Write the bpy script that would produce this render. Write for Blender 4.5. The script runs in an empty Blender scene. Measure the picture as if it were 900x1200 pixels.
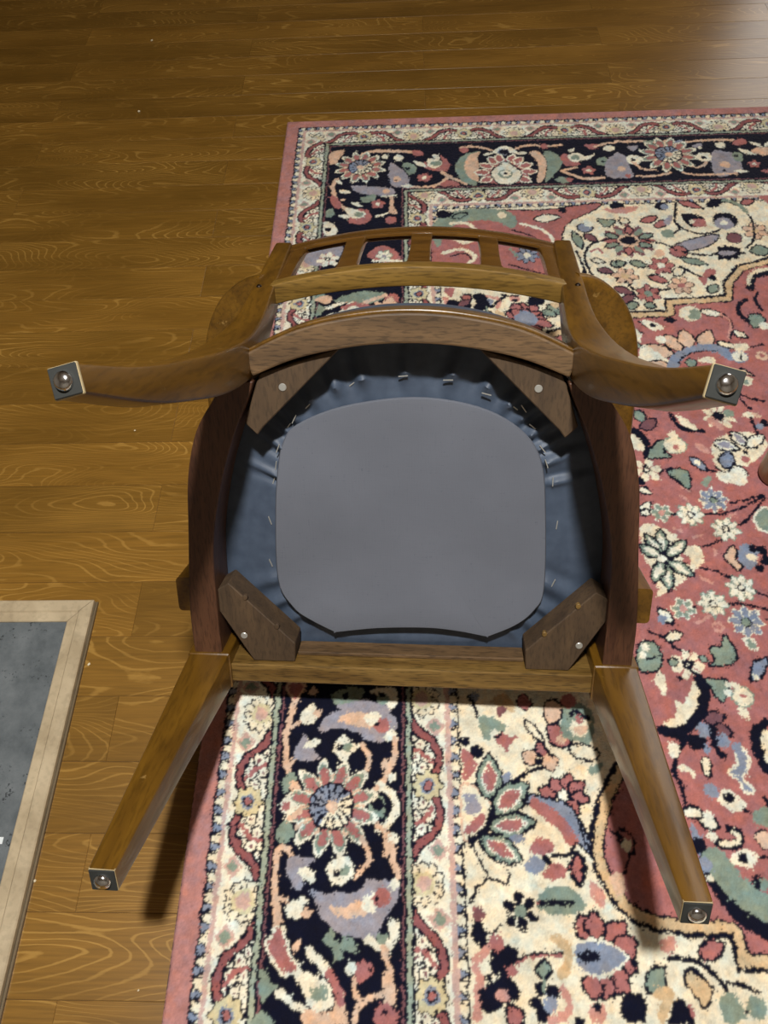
import bpy, bmesh, math, random
import numpy as np
from mathutils import Vector, Matrix

random.seed(7)
sc = bpy.context.scene
col = sc.collection

# ------------------------------------------------------------------ camera
CAM = [[0.999122, 0.011955, -0.040146], [0.011532, 0.842862, 0.538006], [-0.04027, 0.537997, -0.841984]]
cd = bpy.data.cameras.new('camera')
cd.sensor_fit = 'VERTICAL'; cd.sensor_height = 24.0; cd.lens = 18.0; cd.clip_start = 0.02
cam = bpy.data.objects.new('camera', cd); col.objects.link(cam)
R = Matrix((CAM[0], CAM[1], [-v for v in CAM[2]])).transposed()
cam.matrix_world = Matrix.Translation((0, 0, 1.0)) @ R.to_4x4()
sc.camera = cam

# ------------------------------------------------------------------ world, light, exposure
w = bpy.data.worlds.new('world'); sc.world = w; w.use_nodes = True
w.node_tree.nodes['Background'].inputs[0].default_value = (0.9, 0.88, 0.85, 1)
w.node_tree.nodes['Background'].inputs[1].default_value = 0.10
LAMP = (0.0, 0.12, 2.34)
ld = bpy.data.lights.new('ceiling_lamp_light', 'AREA'); ld.shape = 'DISK'; ld.size = 0.11
ld.energy = 50; ld.color = (1.0, 0.972, 0.925)
lo = bpy.data.objects.new('ceiling_lamp_light', ld); col.objects.link(lo); lo.location = (LAMP[0], LAMP[1], LAMP[2] - 0.03)
sc.view_settings.view_transform = 'Standard'; sc.view_settings.look = 'None'
sc.view_settings.exposure = 0.0; sc.view_settings.gamma = 1.0; sc.view_settings.use_curve_mapping = False

# ------------------------------------------------------------------ helpers
def lin(r, g, b):
    f = lambda c: (c / 255 / 12.92) if c <= 10 else ((c / 255 + 0.055) / 1.055) ** 2.4
    return (f(r), f(g), f(b), 1)

def mat(name, color, rough=0.5, coat=0.0, metal=0.0, spec=0.5):
    m = bpy.data.materials.new(name); m.use_nodes = True
    b = m.node_tree.nodes['Principled BSDF']
    b.inputs['Base Color'].default_value = color; b.inputs['Roughness'].default_value = rough
    b.inputs['Metallic'].default_value = metal; b.inputs['Specular IOR Level'].default_value = spec
    b.inputs['Coat Weight'].default_value = coat; b.inputs['Coat Roughness'].default_value = 0.12
    return m, m.node_tree, b

def nd(nt, t, **kw):
    n = nt.nodes.new(t)
    for k, v in kw.items():
        if k.startswith('i_'):
            key = k[2:]; n.inputs[int(key) if key.isdigit() else key.replace('_', ' ')].default_value = v
        else: setattr(n, k, v)
    return n

def ramp(nt, fac, stops):
    r = nt.nodes.new('ShaderNodeValToRGB'); e = r.color_ramp.elements
    while len(e) < len(stops): e.new(0.5)
    for el, (p, c) in zip(e, stops): el.position = p; el.color = c
    nt.links.new(fac, r.inputs[0]); return r.outputs[0]

def mix(nt, fac, a, b, mode='MIX'):
    n = nt.nodes.new('ShaderNodeMix'); n.data_type = 'RGBA'; n.blend_type = mode
    for s, v in ((0, fac), (6, a), (7, b)):
        if hasattr(v, 'links'): nt.links.new(v, n.inputs[s])
        else: n.inputs[s].default_value = v
    return n.outputs[2]

def bump(nt, b, h, strength, dist):
    n = nd(nt, 'ShaderNodeBump', i_Strength=strength, i_Distance=dist)
    nt.links.new(h, n.inputs['Height']); nt.links.new(n.outputs[0], b.inputs['Normal'])

def wood(name, dark, lite, scale=(60, 60, 5), rough=0.35, coat=0.4, wear=None, pores=0.5, seed=0.0, axis=None):
    m, nt, b = mat(name, dark, rough, coat)
    tc = nd(nt, 'ShaderNodeTexCoord'); mp = nd(nt, 'ShaderNodeMapping'); mp.inputs['Scale'].default_value = scale
    mp.inputs['Location'].default_value = (seed, seed * 1.7, seed * 0.6)
    nt.links.new(tc.outputs['Object'], mp.inputs[0])
    n1 = nd(nt, 'ShaderNodeTexNoise', i_Scale=1.0, i_Detail=5.0, i_Distortion=0.6); nt.links.new(mp.outputs[0], n1.inputs[0])
    c = ramp(nt, n1.outputs[0], [(0.3, dark), (0.7, lite)])
    n2 = nd(nt, 'ShaderNodeTexNoise', i_Scale=7.0, i_Detail=2.0); nt.links.new(mp.outputs[0], n2.inputs[0])
    pr = ramp(nt, n2.outputs[0], [(0.36, (0.3, 0.3, 0.3, 1)), (0.5, (1, 1, 1, 1))])
    c = mix(nt, pores, c, pr, 'MULTIPLY')
    if wear:
        n3 = nd(nt, 'ShaderNodeTexNoise', i_Scale=26.0, i_Detail=6.0, i_Roughness=0.7); nt.links.new(tc.outputs['Object'], n3.inputs[0])
        wf = ramp(nt, n3.outputs[0], [(0.66, (0, 0, 0, 1)), (0.72, (1, 1, 1, 1))])
        c = mix(nt, wf, c, wear)
    nt.links.new(c, b.inputs['Base Color'])
    bump(nt, b, n2.outputs[0], 0.12, 0.001)
    return m

def tag(o, label=None, cat=None, group=None, kind=None):
    for k, v in (('label', label), ('category', cat), ('group', group), ('kind', kind)):
        if v: o[k] = v
    return o

def link(name, me, parent=None, loc=None):
    o = bpy.data.objects.new(name, me); col.objects.link(o)
    if parent: o.parent = parent
    if loc: o.location = loc
    return o

def build(name, bm, m, parent=None, loc=None, smooth=False, bevel=0.0, seg=2, sharp=22):
    if bevel:
        bmesh.ops.recalc_face_normals(bm, faces=bm.faces)
        es = [e for e in bm.edges if len(e.link_faces) == 2 and e.calc_face_angle(0) > 0.5]
        bmesh.ops.bevel(bm, geom=es, offset=bevel, segments=seg, profile=0.5, affect='EDGES', clamp_overlap=True)
    bmesh.ops.recalc_face_normals(bm, faces=bm.faces)
    me = bpy.data.meshes.new(name); bm.to_mesh(me); bm.free()
    if m: me.materials.append(m)
    if smooth:
        for p in me.polygons: p.use_smooth = True
        me.set_sharp_from_angle(angle=math.radians(sharp))
    return link(name, me, parent, loc)

def box(x0, x1, y0, y1, z0, z1, bm=None):
    bm = bm or bmesh.new()
    v = [bm.verts.new((x, y, z)) for z in (z0, z1) for x, y in ((x0, y0), (x1, y0), (x1, y1), (x0, y1))]
    for f in ((0, 1, 2, 3), (4, 5, 6, 7), (0, 1, 5, 4), (1, 2, 6, 5), (2, 3, 7, 6), (3, 0, 4, 7)): bm.faces.new([v[i] for i in f])
    return bm

def crom(pts, n=6, closed=False):
    P = [np.array(p, float) for p in pts]; out = []; N = len(P)
    rng = range(N) if closed else range(N - 1)
    for i in rng:
        if closed: a, b, c, d = P[i - 1], P[i], P[(i + 1) % N], P[(i + 2) % N]
        else: a, b, c, d = P[max(i - 1, 0)], P[i], P[i + 1], P[min(i + 2, N - 1)]
        for k in range(n):
            t = k / n
            out.append(0.5 * (2 * b + (c - a) * t + (2 * a - 5 * b + 4 * c - d) * t * t + (3 * b - a - 3 * c + d) * t ** 3))
    if not closed: out.append(P[-1])
    return out

# ------------------------------------------------------------------ the room
def wood_floor():
    m, nt, b = mat('floor_wood', lin(120, 84, 36), 0.33, 0.0)
    oi = nd(nt, 'ShaderNodeObjectInfo'); tc = nd(nt, 'ShaderNodeTexCoord')
    off = nd(nt, 'ShaderNodeVectorMath', operation='SCALE'); off.inputs[0].default_value = (37, 53, 11)
    nt.links.new(oi.outputs['Random'], off.inputs['Scale'])
    add = nd(nt, 'ShaderNodeVectorMath', operation='ADD')
    nt.links.new(tc.outputs['Object'], add.inputs[0]); nt.links.new(off.outputs[0], add.inputs[1])
    mp = nd(nt, 'ShaderNodeMapping'); mp.inputs['Scale'].default_value = (2.6, 11, 1); nt.links.new(add.outputs[0], mp.inputs[0])
    n1 = nd(nt, 'ShaderNodeTexNoise', i_Scale=1.0, i_Detail=1.5, i_Roughness=0.35, i_Distortion=0.25); nt.links.new(mp.outputs[0], n1.inputs[0])
    mu = nd(nt, 'ShaderNodeMath', operation='MULTIPLY'); mu.inputs[1].default_value = 250; nt.links.new(n1.outputs[0], mu.inputs[0])
    mpf = nd(nt, 'ShaderNodeMapping'); mpf.inputs['Scale'].default_value = (40, 160, 1); nt.links.new(add.outputs[0], mpf.inputs[0])
    nf = nd(nt, 'ShaderNodeTexNoise', i_Scale=1.0, i_Detail=3.0); nt.links.new(mpf.outputs[0], nf.inputs[0])
    ma = nd(nt, 'ShaderNodeMath', operation='MULTIPLY_ADD'); ma.inputs[1].default_value = 2.2; nt.links.new(nf.outputs[0], ma.inputs[0]); nt.links.new(mu.outputs[0], ma.inputs[2])
    si = nd(nt, 'ShaderNodeMath', operation='SINE'); nt.links.new(ma.outputs[0], si.inputs[0])
    lines = ramp(nt, si.outputs[0], [(0.72, (0, 0, 0, 1)), (0.99, (0.6, 0.6, 0.6, 1))])
    # how clearly a place shows its growth rings
    mp2 = nd(nt, 'ShaderNodeMapping'); mp2.inputs['Scale'].default_value = (3, 9, 1); nt.links.new(add.outputs[0], mp2.inputs[0])
    n2 = nd(nt, 'ShaderNodeTexNoise', i_Scale=1.0, i_Detail=2.0); nt.links.new(mp2.outputs[0], n2.inputs[0])
    vis = ramp(nt, n2.outputs[0], [(0.38, (0.1, 0.1, 0.1, 1)), (0.68, (0.85, 0.85, 0.85, 1))])
    lv = mix(nt, 1.0, lines, vis, 'MULTIPLY')
    blotch = ramp(nt, n2.outputs[0], [(0.25, lin(118, 85, 31)), (0.75, lin(150, 110, 45))])
    pl = ramp(nt, oi.outputs['Random'], [(0.0, (0.86, 0.86, 0.84, 1)), (1.0, (1.08, 1.06, 1.02, 1))])
    base = mix(nt, 1.0, blotch, pl, 'MULTIPLY')
    mp3 = nd(nt, 'ShaderNodeMapping'); mp3.inputs['Scale'].default_value = (14, 330, 1); nt.links.new(add.outputs[0], mp3.inputs[0])
    n3 = nd(nt, 'ShaderNodeTexNoise', i_Scale=1.0, i_Detail=3.0); nt.links.new(mp3.outputs[0], n3.inputs[0])
    fine = ramp(nt, n3.outputs[0], [(0.3, (0.78, 0.78, 0.78, 1)), (0.7, (1.1, 1.1, 1.1, 1))])
    base = mix(nt, 1.0, base, fine, 'MULTIPLY')
    c = mix(nt, lv, base, lin(204, 160, 82))
    nt.links.new(c, b.inputs['Base Color'])
    bump(nt, b, n3.outputs[0], 0.05, 0.001)
    return m

M_floor = wood_floor()
M_gap, _, _ = mat('plank_gap', lin(96, 67, 28), 0.7)
floor = tag(build('floor', box(-2.3, 2.3, -1.6, 3.3, -0.06, -0.0009), M_gap), 'golden brown wooden plank floor under the rug and chair', 'floor', kind='structure')
PW, PL = 0.0873, 0.88
plank_mesh = {}
def plank(x0, x1, y0, y1):
    key = (round(x1 - x0, 3), round(y1 - y0, 3))
    if key not in plank_mesh:
        hx, hy = key[0] / 2 - 0.00012, key[1] / 2 - 0.00012
        bm = box(-hx, hx, -hy, hy, -0.012, 0)
        bmesh.ops.bevel(bm, geom=[e for e in bm.edges if all(v.co.z > -0.001 for v in e.verts)], offset=0.0004, segments=1, affect='EDGES')
        bmesh.ops.recalc_face_normals(bm, faces=bm.faces)
        me = bpy.data.meshes.new('plank'); bm.to_mesh(me); bm.free(); me.materials.append(M_floor); plank_mesh[key] = me
    link('plank', plank_mesh[key], floor, ((x0 + x1) / 2, (y0 + y1) / 2, 0))
for k in range(-18, 38):
    y0 = k * PW - 0.0025; y1 = y0 + PW
    if y1 < -0.9 or y0 > 3.3: continue
    y1 = min(y1, 3.3)
    x = (-0.405 if k % 2 else -0.845) - 2 * PL
    while x < 2.3:
        a, b_ = max(x, -2.3), min(x + PL, 2.3)
        if b_ - a > 0.02: plank(a, b_, y0, y1)
        x += PL
M_wall, _, _ = mat('wall_paper', lin(158, 150, 138), 0.9)
M_panel = wood('wall_panel_wood', lin(70, 48, 28), lin(96, 68, 40), (6, 6, 40), 0.6, 0.0)
M_white, _, _ = mat('white_paint', lin(225, 222, 215), 0.5)
M_ceil, _, _ = mat('ceiling_paper', lin(196, 190, 180), 0.9)
def struct(name, bm, m, label, cat):
    return tag(build(name, bm, m), label, cat, kind='structure')
struct('wall_far', box(-2.36, 2.36, 3.3, 3.36, -0.06, 2.42), M_panel, 'dark wood panelled wall beyond the far end of the floor', 'wall')
struct('wall_near', box(-2.36, 2.36, -1.66, -1.6, -0.06, 2.42), M_wall, 'beige papered wall behind the viewer', 'wall')
struct('wall_left', box(-2.36, -2.3, -1.6, 3.3, -0.06, 2.42), M_wall, 'beige papered wall on the left of the room', 'wall')
struct('wall_right', box(2.3, 2.36, -1.6, 3.3, -0.06, 2.42), M_wall, 'beige papered wall on the right of the room', 'wall')
struct('ceiling', box(-2.36, 2.36, -1.66, 3.36, 2.42, 2.48), M_ceil, 'pale papered ceiling over the room', 'ceiling')
d1 = struct('door_1', box(1.27, 2.05, 3.262, 3.3, 0.005, 2.0), M_white, 'white door with a frosted pane lit from the next room', 'door')
M_steel, _, _ = mat('steel', (0.62, 0.62, 0.62, 1), 0.25, metal=1.0)
build('door_handle', box(1.275, 1.295, 3.22, 3.262, 0.95, 1.05), M_steel, d1, bevel=0.003)
M_pane, _, b_ = mat('lit_frosted_glass', (0.9, 0.9, 0.88, 1), 0.6)
b_.inputs['Emission Color'].default_value = (1, 0.96, 0.92, 1); b_.inputs['Emission Strength'].default_value = 3.2
build('pane', box(1.31, 2.01, 3.256, 3.262, 0.12, 1.9), M_pane, d1)

lamp = tag(link('ceiling_lamp', None, None, (LAMP[0], LAMP[1], 2.42)), 'round white ceiling lamp above the upturned chair', 'lamp')
def disc(r, z0, z1, n=40, dome=0.0):
    bm = bmesh.new(); rings = []
    for rr, zz in ((r, z0), (r, z1)): rings.append([bm.verts.new((rr * math.cos(2 * math.pi * i / n), rr * math.sin(2 * math.pi * i / n), zz)) for i in range(n)])
    for i in range(n): bm.faces.new((rings[0][i], rings[0][(i + 1) % n], rings[1][(i + 1) % n], rings[1][i]))
    bm.faces.new(rings[0]); bm.faces.new(rings[1]); return bm
build('housing', disc(0.24, -0.045, 0.0), M_white, lamp, bevel=0.006)
M_diff, nt_, b_ = mat('lamp_diffuser', (0.9, 0.88, 0.82, 1), 0.4)
b_.inputs['Emission Color'].default_value = (1, 0.93, 0.82, 1); b_.inputs['Emission Strength'].default_value = 4.0
build('diffuser', disc(0.21, -0.07, -0.045), M_diff, lamp, bevel=0.01)

# ------------------------------------------------------------------ the rug
RUG = """L p 7 -163 358 -165 320 -170 300 -169 271 -166 250 -164 238
L p 5 -165 302 -149 310
L p 5 -166 250 -156 261
P r p -174 360 -152 360 -156 347 -163 337 -170 347
D w - 11.0 -143 316
D w - 5.6 -139 326
D p - 5.6 -131 319
D p - 5.3 -139 349
P l - -145 294 -158 275 -156 261 -127 260 -135 273 -140 280
E w - - 11 -147 275 -123 286
P l - -127 296 -123 312 -110 321 -86 326 -50 326 -32 318 -27 304 -30 292 -45 282 -65 284 -77 294 -103 300
P l - -104 325 -99 336 -70 338 -42 330 -37 322 -70 322
P p - -105 311 -86 321 -60 320 -50 314 -58 302 -77 301
P w - -70 315 -58 322 -46 317 -52 307 -62 304
D r - 9.5 -46 303
D n - 3.4 -52 305
D w - 7.8 -34 290
P g - -113 343 -103 352 -75 355 -75 339 -104 331
D n - 4.9 -94 344
P w - -62 349 -50 354 -28 353 -28 332 -37 324 -43 334
D g - 7.7 -45 339
D n - 4.0 -47 345
P w - -108 273 -104 286 -93 291 -84 280 -71 277 -84 267 -95 258 -106 267
D n - 4.7 -99 276
D g - 5.9 -90 276
L p 6 -72 278 -61 263 -65 248 -72 235
L p 7 -29 286 -29 269 -35 250 -48 226
E p - - 9 -44 261 -37 246
E w - - 10 -37 233 -27 244
P g - -170 225 -169 238 -162 244 -151 235 -161 227 -166 219
D w - 11.0 -160 204
D r - 5.7 -164 203
L p 9 -157 229 -147 216 -142 200 -146 181
L w 9 -48 228 -33 217 -27 201 -35 185 -48 178
L p 6 -58 220 -50 226
P g - -60 213 -45 215 -42 194 -57 192
D n - 7.9 -50 206
S 59.8 -107 203
P g - -172 174 -163 187 -150 172 -160 161 -170 163
L p 7 -158 188 -145 197
L p 7 -157 155 -165 157 -169 149 -170 130 -168 100 -164 81 -162 62
L p 5 -164 155 -152 148
L p 5 -168 101 -154 98
P l - -158 139 -145 146 -125 143 -134 134 -137 126 -138 111 -146 111 -155 125
E w - - 13 -144 134 -122 120
D w - 10.2 -144 89
D w - 4.3 -135 100
D p - 5.6 -130 85
P w - -109 134 -101 141 -94 148 -83 142 -78 131 -84 119 -93 114 -103 119
D n - 4.7 -97 128
D g - 5.8 -88 131
L p 6 -70 168 -61 154 -59 141 -67 133 -76 124
L p 7 -51 183 -39 170 -40 148
L p 8 -35 170 -31 143 -25 125
E w - - 10 -35 173 -26 162
P l - -126 108 -112 105 -96 108 -71 107 -61 121 -43 121 -29 123 -22 113 -29 94 -39 82 -46 71 -36 63 -70 60 -98 69 -114 84
P p - -104 92 -85 94 -64 100 -57 91 -71 81 -92 81
P w - -67 93 -61 105 -48 108 -48 94 -57 86
D r - 10.2 -44 102
D n - 3.3 -49 100
D w - 6.4 -29 117
L w 8 -31 76 -29 67
L p 8 -167 94 -163 80 -163 68
P r w -172 53 -164 68 -156 66 -146 41 -136 31 -152 25 -163 38
E p - - 8 -143 47 -136 59
P g - -111 58 -101 72 -95 62 -85 63 -73 57 -72 46 -85 49 -90 38 -98 40 -102 52
D n - 4.7 -92 60
L w 9 -60 60 -42 52 -31 59 -27 73
D g - 7.0 -42 62
D n - 4.3 -42 67
L p 7 -41 52 -37 39 -33 23
P p - -38 31 -33 28 -26 1 -38 -1 -41 15
L p 6 -41 8 -58 2 -69 -5 -71 -19
P r - -73 34 -63 40 -53 31 -57 21 -68 19
D w - 6.1 -77 30
D n - 2.3 -57 30
L p 5 -73 21 -72 6 -60 0
P p - -129 -7 -116 -8 -97 -8 -87 14 -82 -5 -83 -22 -124 -22
L w 9 -125 49 -111 35 -101 24
L r 9 -101 25 -93 14 -87 1
P w - -139 28 -126 27 -106 19 -98 11 -96 -5 -116 -8 -126 4 -134 15
L w 8 -156 7 -143 -1 -129 -7
P g - -121 10 -106 15 -100 8 -105 1 -118 1
P g - -179 26 -169 26 -165 16 -158 13 -169 0 -175 -1
D r - 12.9 -38 -14
D n - 3.3 -38 -9
D g - 11.1 -172 -21
L n 5 68 342 75 330 78 316
D b - 6.7 76 342
P g - 79 309 90 317 116 303 108 295 97 298 92 284 84 289
P r - 99 285 108 294 117 289 129 288 118 281 115 269 107 276
L n 3.5 98 287 106 290 108 298
P t - 96 334 112 345 125 336 128 317 117 325
P m - 103 324 111 332 118 325 108 316
D r n 8.9 141 335
E c - n 9 139 309 162 280
E r - n 13 153 281 164 261
D p n 8.6 142 263
D p n 8.5 166 256
D n - 4.3 152 257
L n 5 159 251 139 245 121 235 106 226
P b - 105 240 114 247 116 236 106 229
P p n 167 330 180 336 188 325 179 307 167 309
P r n 168 300 179 304 189 294 194 281 183 276 170 283
D p - 6.0 184 285
P g - 186 309 193 327 211 334 227 320 225 292 217 279 201 285 186 289
P c - 196 303 208 311 223 309 217 296 208 288 198 294
P p - 201 301 218 301 208 290
L n 6 198 317 207 322 220 314
D r - 5.7 209 311
D r - 10.0 198 336
P c n 193 276 209 279 227 271 223 261 206 261 194 268
P g - 211 247 227 257 231 251 219 242
E r - n 15 171 218 149 224
E r - n 15 175 221 166 237
E r - n 15 181 223 189 243
E r - n 15 185 220 205 232
E r - n 15 186 215 209 212
E r - n 15 182 211 194 196
D w - 6.2 178 216
D n - 6.5 61 283
D n - 8.2 75 271
P r - 56 273 63 270 74 257 66 239 56 238
L n 8 70 228 82 220 92 204 90 192
P c p 55 227 74 221 87 206 87 186 77 174 61 165 54 170
P l - 57 218 71 216 77 200 60 195
P r - 56 176 77 196 80 186 63 172
E g r n 31 88 212 90 266
E g r n 31 92 196 136 232
E g r n 27 85 179 142 186
E g r n 27 74 168 122 142
L n 8 91 201 85 183 69 168 60 162
P b - 110 170 122 172 126 167 115 164
P b n 129 209 141 217 159 213 183 205 193 189 203 166 200 153 194 159 187 168 174 185 158 201 142 208
L r 15 144 207 159 194 174 181 183 167
L n 3 201 154 198 172 192 185
P r - 132 156 144 169 160 162 156 151 136 150
P b - 125 138 136 148 146 142 143 132 129 131
P r - 145 131 158 141 173 134 165 123 150 123
D n - 5.6 150 143
L n 4 158 149 177 150 186 162
E r - n 18 186 151 185 116
L n 3 186 151 179 134 185 116
L n 3 186 151 193 135 185 116
P g - 133 99 149 113 174 114 191 96 171 87 148 87
L n 6 135 97 174 99
P r - 131 97 136 101 138 97
F n g c 6 22.3 115 89
L n 3.5 60 169 70 147 80 125 68 114 59 99
L n 3.5 80 125 90 121 103 118 104 134
E r - - 10 60 94 74 82
E k - - 15 199 122 211 90
P b - 174 57 186 61 203 61 224 50 226 41 198 27 174 34
E r - n 22 191 61 183 87
E r - n 22 197 62 198 90
E r - n 22 210 58 230 79
E r - n 22 214 50 242 60
E r - n 22 212 40 237 34
E r - n 22 208 32 227 14
E r - n 22 198 29 201 5
E r - n 22 191 29 185 6
P b w 174 57 186 60 202 60 224 50 225 41 198 28 174 35
P n - 173 45 187 52 200 45 185 39
E n - n 12 64 78 71 53
E n - n 22 79 31 106 51
D r - 8.5 86 57
L k 9 77 52 62 39 65 18 61 -13
D m - 7.6 68 86
E n - n 22 78 17 107 10
E n - n 24 66 10 86 0
E r - n 18 94 -3 107 -20
L n 4 78 65 92 77
D r - 6.2 101 31
D k - 6.6 88 8
D n - 4.2 74 25
L n 4.5 106 40 127 46 157 48
L r 2 108 38 129 45 157 46
E g - n 14 137 41 136 23
D n - 7.0 131 14
D n - 7.0 144 11
D n - 6.9 124 1
D n - 8.1 132 -9
D b - 7.7 141 0
L g 3 136 24 135 13
L t 11 152 63 164 53 164 40 155 28
L k 8 155 14 160 -5 140 -15
D k - 9.7 189 -7
D n - 4.9 189 -2
D n - 7.3 225 1
P n - 166 -12 174 -15 171 -20 163 -21
E r - n 17 309 46 337 60
E k - - 15 267 51 285 63
L n 6 275 45 295 44 311 38 324 26 333 12 346 -5
L n 5 334 23 347 20 364 15
P t n 288 25 297 34 308 24 314 15 304 0 297 10
E g - n 18 246 13 268 36
E n - n 26 221 7 237 -12
L t 10 257 11 269 13 255 -11
P n - 273 5 282 8 286 0 289 -16 262 -16 267 -4
P r - 287 3 293 -4 288 -12
E g - - 30 320 5 346 -8
E g - - 22 349 -6 368 7
P p - 220 127 236 129 238 115 230 105
D r - 0.2 252 49
E r - n 14 240 178 254 152
L n 4 230 178 241 169 247 151 239 130
D c - 7.0 246 160
P b w 400 278 411 270 410 253 399 237 409 224 399 222 392 239 385 246 398 255
E c - n 11 360 264 358 238
P w - 363 215 379 225 396 209 390 200 372 203
D n - 6.7 378 214
D b - 8.2 358 223
P w - 365 149 382 157 397 150 387 139 369 139
D n - 5.5 379 147
L n 11 354 163 365 161 378 164 381 174 371 178
L c 5 356 163 365 162 376 165 378 173 372 176
E w - n 13 320 199 343 196
E w - n 13 338 190 358 181
P b - 326 185 335 174 339 148 326 152
D n - 9.3 330 161
D w - 6.1 348 171
D w - 5.2 349 194
L n 6 344 289 329 273 318 246 322 231 324 209
D w - 6.9 322 270
L c 6 326 250 336 249 340 240
E m - n 14 343 280 365 285
L n 9 375 293 375 278 381 265
D b - 5.4 363 274
D b - 6.9 386 281
L n 12 432 300 426 285 426 265 433 247
P c - 434 293 459 293 447 248 432 263
D p n 9.7 409 168
P g - 400 192 417 205 434 197 416 181
L n 4 393 201 397 198
L n 4 398 148 408 149
L n 5 420 215 423 208
L n 20 335 142 340 128 346 114 357 96 370 82 388 72
L g 30 346 144 357 126 370 110 387 99 405 89
D n - 7.7 390 122
D g - 6.4 397 120
D b - 8.7 332 140
P c - 333 122 338 130 342 120
F w n g 8 20.8 415 474
F w n g 8 21.0 459 499
F b n w 8 24.2 454 447
D g - 5.3 453 447
F g k w 6 17.1 372 467
E w - n 14 340 467 353 444
P b - 336 458 347 456 343 446 333 449
E c - n 12 340 423 364 430
L n 4 318 433 339 423 350 408 366 404
P g n 398 410 411 410 418 425 424 421 429 397 416 386 390 384 399 391
E b - n 15 467 394 440 363
D c - 4.3 448 369
P g n 297 398 307 417 322 418 329 402 323 380 308 375 298 378
D w - 5.3 310 411
D w - 4.8 305 399
L n 3 309 393 326 398
F c n - 7 23.0 362 385
D g n 4.8 344 388
D g n 4.0 384 393
D n - 4.0 348 367
L n 5 359 389 363 380 369 371
D n - 2.8 369 389
P g n 378 364 409 362 398 336 390 342 385 355
D w - 5.1 407 347
D c g 12.0 424 341
L c 7 409 357 421 355 416 343
E c - - 12 415 329 428 310
D r - 3.5 424 341
E c - - 16 323 378 323 342
P c - 304 302 326 311 337 323 336 337 349 335 365 361 370 343 362 321 346 306 322 298
L n 14 372 366 377 347 368 325 352 305 329 294 311 298
D n - 6.8 332 290
D k - 8.6 413 439
D r - 4.5 413 439
L k 4 386 446 398 451 405 455
D b - 9.5 365 297
E m - n 17 370 309 395 317
E m - n 17 378 303 398 290
D n - 9.8 353 281
D b - 8.3 387 285
L n 9 377 299 373 276
D w - 7.6 323 275
L n 6 339 287 329 274
D b - 6.8 402 276
L n 3.5 435 473 459 474 488 465
L n 3.5 478 494 494 485
E g - w 10 447 422 459 405
D n - 2.5 388 470
L n 3 482 451 485 451
L n 12 448 309 432 297 426 284 429 270
F b n w 8 22.1 452 648
D g - 5.4 452 647
F w n g 8 20.6 413 622
F w n g 8 21.1 459 596
F g k w 6 16.2 371 626
D n - 3.1 389 623
L n 4 434 624 461 624 490 633 528 654
L n 4 476 642 507 649 527 657
L n 4 480 603 503 622 530 651
L n 4 407 566 427 569 449 579
L n 4 410 531 429 527 447 517
D n - 3.5 489 608
P c - 336 602 356 605 386 586 396 568 413 568 417 545 403 529 378 508 342 487 343 506 333 561
P r - 387 555 397 553 397 540 386 540
E g w n 17 361 554 362 597
E g w n 17 358 553 341 589
E g w n 17 357 551 328 570
E g w n 17 365 551 398 577
E g w n 17 365 544 398 518
E g w n 17 360 541 359 495
E g w n 17 358 543 339 509
D w n 6.1 358 547
P b - 469 562 484 571 497 562 489 539 478 527 467 537
D n - 6.9 491 563
D n - 7.8 503 560
D n - 9.4 505 543
D n - 6.4 492 532
E c - - 13 477 549 494 547
P p n 447 550 461 566 466 557 462 542 468 534 461 528 454 539
P g - 442 681 453 692 458 689 448 672
P g w 506 616 523 632 533 619 522 592 508 598
P g n 397 693 413 690 424 684 418 668 412 675
E w - n 12 341 629 358 645
E w - n 12 341 627 353 625
E w - n 10 345 671 362 661
P c - 480 689 499 694 510 682 503 673 491 677
L k 4 406 656 414 647
L k 4 384 599 394 594
L k 4 408 583 421 586
L k 4 434 562 436 552
L k 4 469 619 478 622
L k 4 407 518 418 508
L k 4 410 673 419 664
E p - n 27 448 947 406 972
E p - n 27 464 958 443 998
E p - n 27 479 964 477 1009
E p - n 27 500 962 524 1006
P w - 394 962 405 974 442 932 440 923 391 924
D w - 8.8 434 985
E p - n 20 440 924 394 926
L b 20 442 920 456 942 487 959 526 962 544 942
L n 3 454 928 464 942 490 955 525 956
L r 8 461 930 482 947 512 952
P c - 488 935 510 943 519 932 510 927
D g n 8.6 476 929
E w - n 14 530 976 560 963
D w b 12.0 560 941
L n 3 564 949 560 933
P c - 557 970 578 973 577 957 559 953
P p n 555 914 573 898 558 902
D c - 10.6 558 885
D g - 5.6 556 883
L n 3.5 581 964 606 968
D p - 10.3 598 942
D r - 4.6 598 942
L n 4 536 857 543 838 551 824
L n 4 537 859 556 847 578 841
D c - 7.6 545 813
E p - - 9 549 816 564 807
L n 5 546 806 550 767
L n 9 420 817 427 794 441 783 464 781
P c - 429 815 445 804 457 783 439 789 431 801
F c n - 9 28.5 495 809
D k - 9.8 485 800
D g - 8.2 514 817
D n - 9.3 496 812
D k - 7.0 494 789
P c - 475 758 507 775 529 778 554 771 560 753 547 733 518 711 480 701 469 711
E w l n 20 476 758 513 744
E w l n 19 508 777 530 749
E w - n 19 557 770 524 747
E b - n 22 481 708 498 738
D n - 3.9 522 738
D r - 6.8 519 724
E w - n 14 495 711 514 694
P w - 468 698 496 704 514 691 500 675 475 682
L n 3.5 469 711 479 698 494 709
E b - n 14 434 730 455 702
D w - 5.2 444 718
L n 4 454 704 466 701
P g n 394 700 403 706 418 705 426 694 421 670 412 678 402 690
L n 4 379 697 389 706 402 708
E g - n 18 364 826 375 802
E m - n 18 368 788 395 805
L n 13 352 786 366 771 370 750 368 730
P c - 346 778 362 764 366 743 343 751
P g n 369 730 388 760 399 760 395 741 405 731
D c g 16.0 415 753
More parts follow.
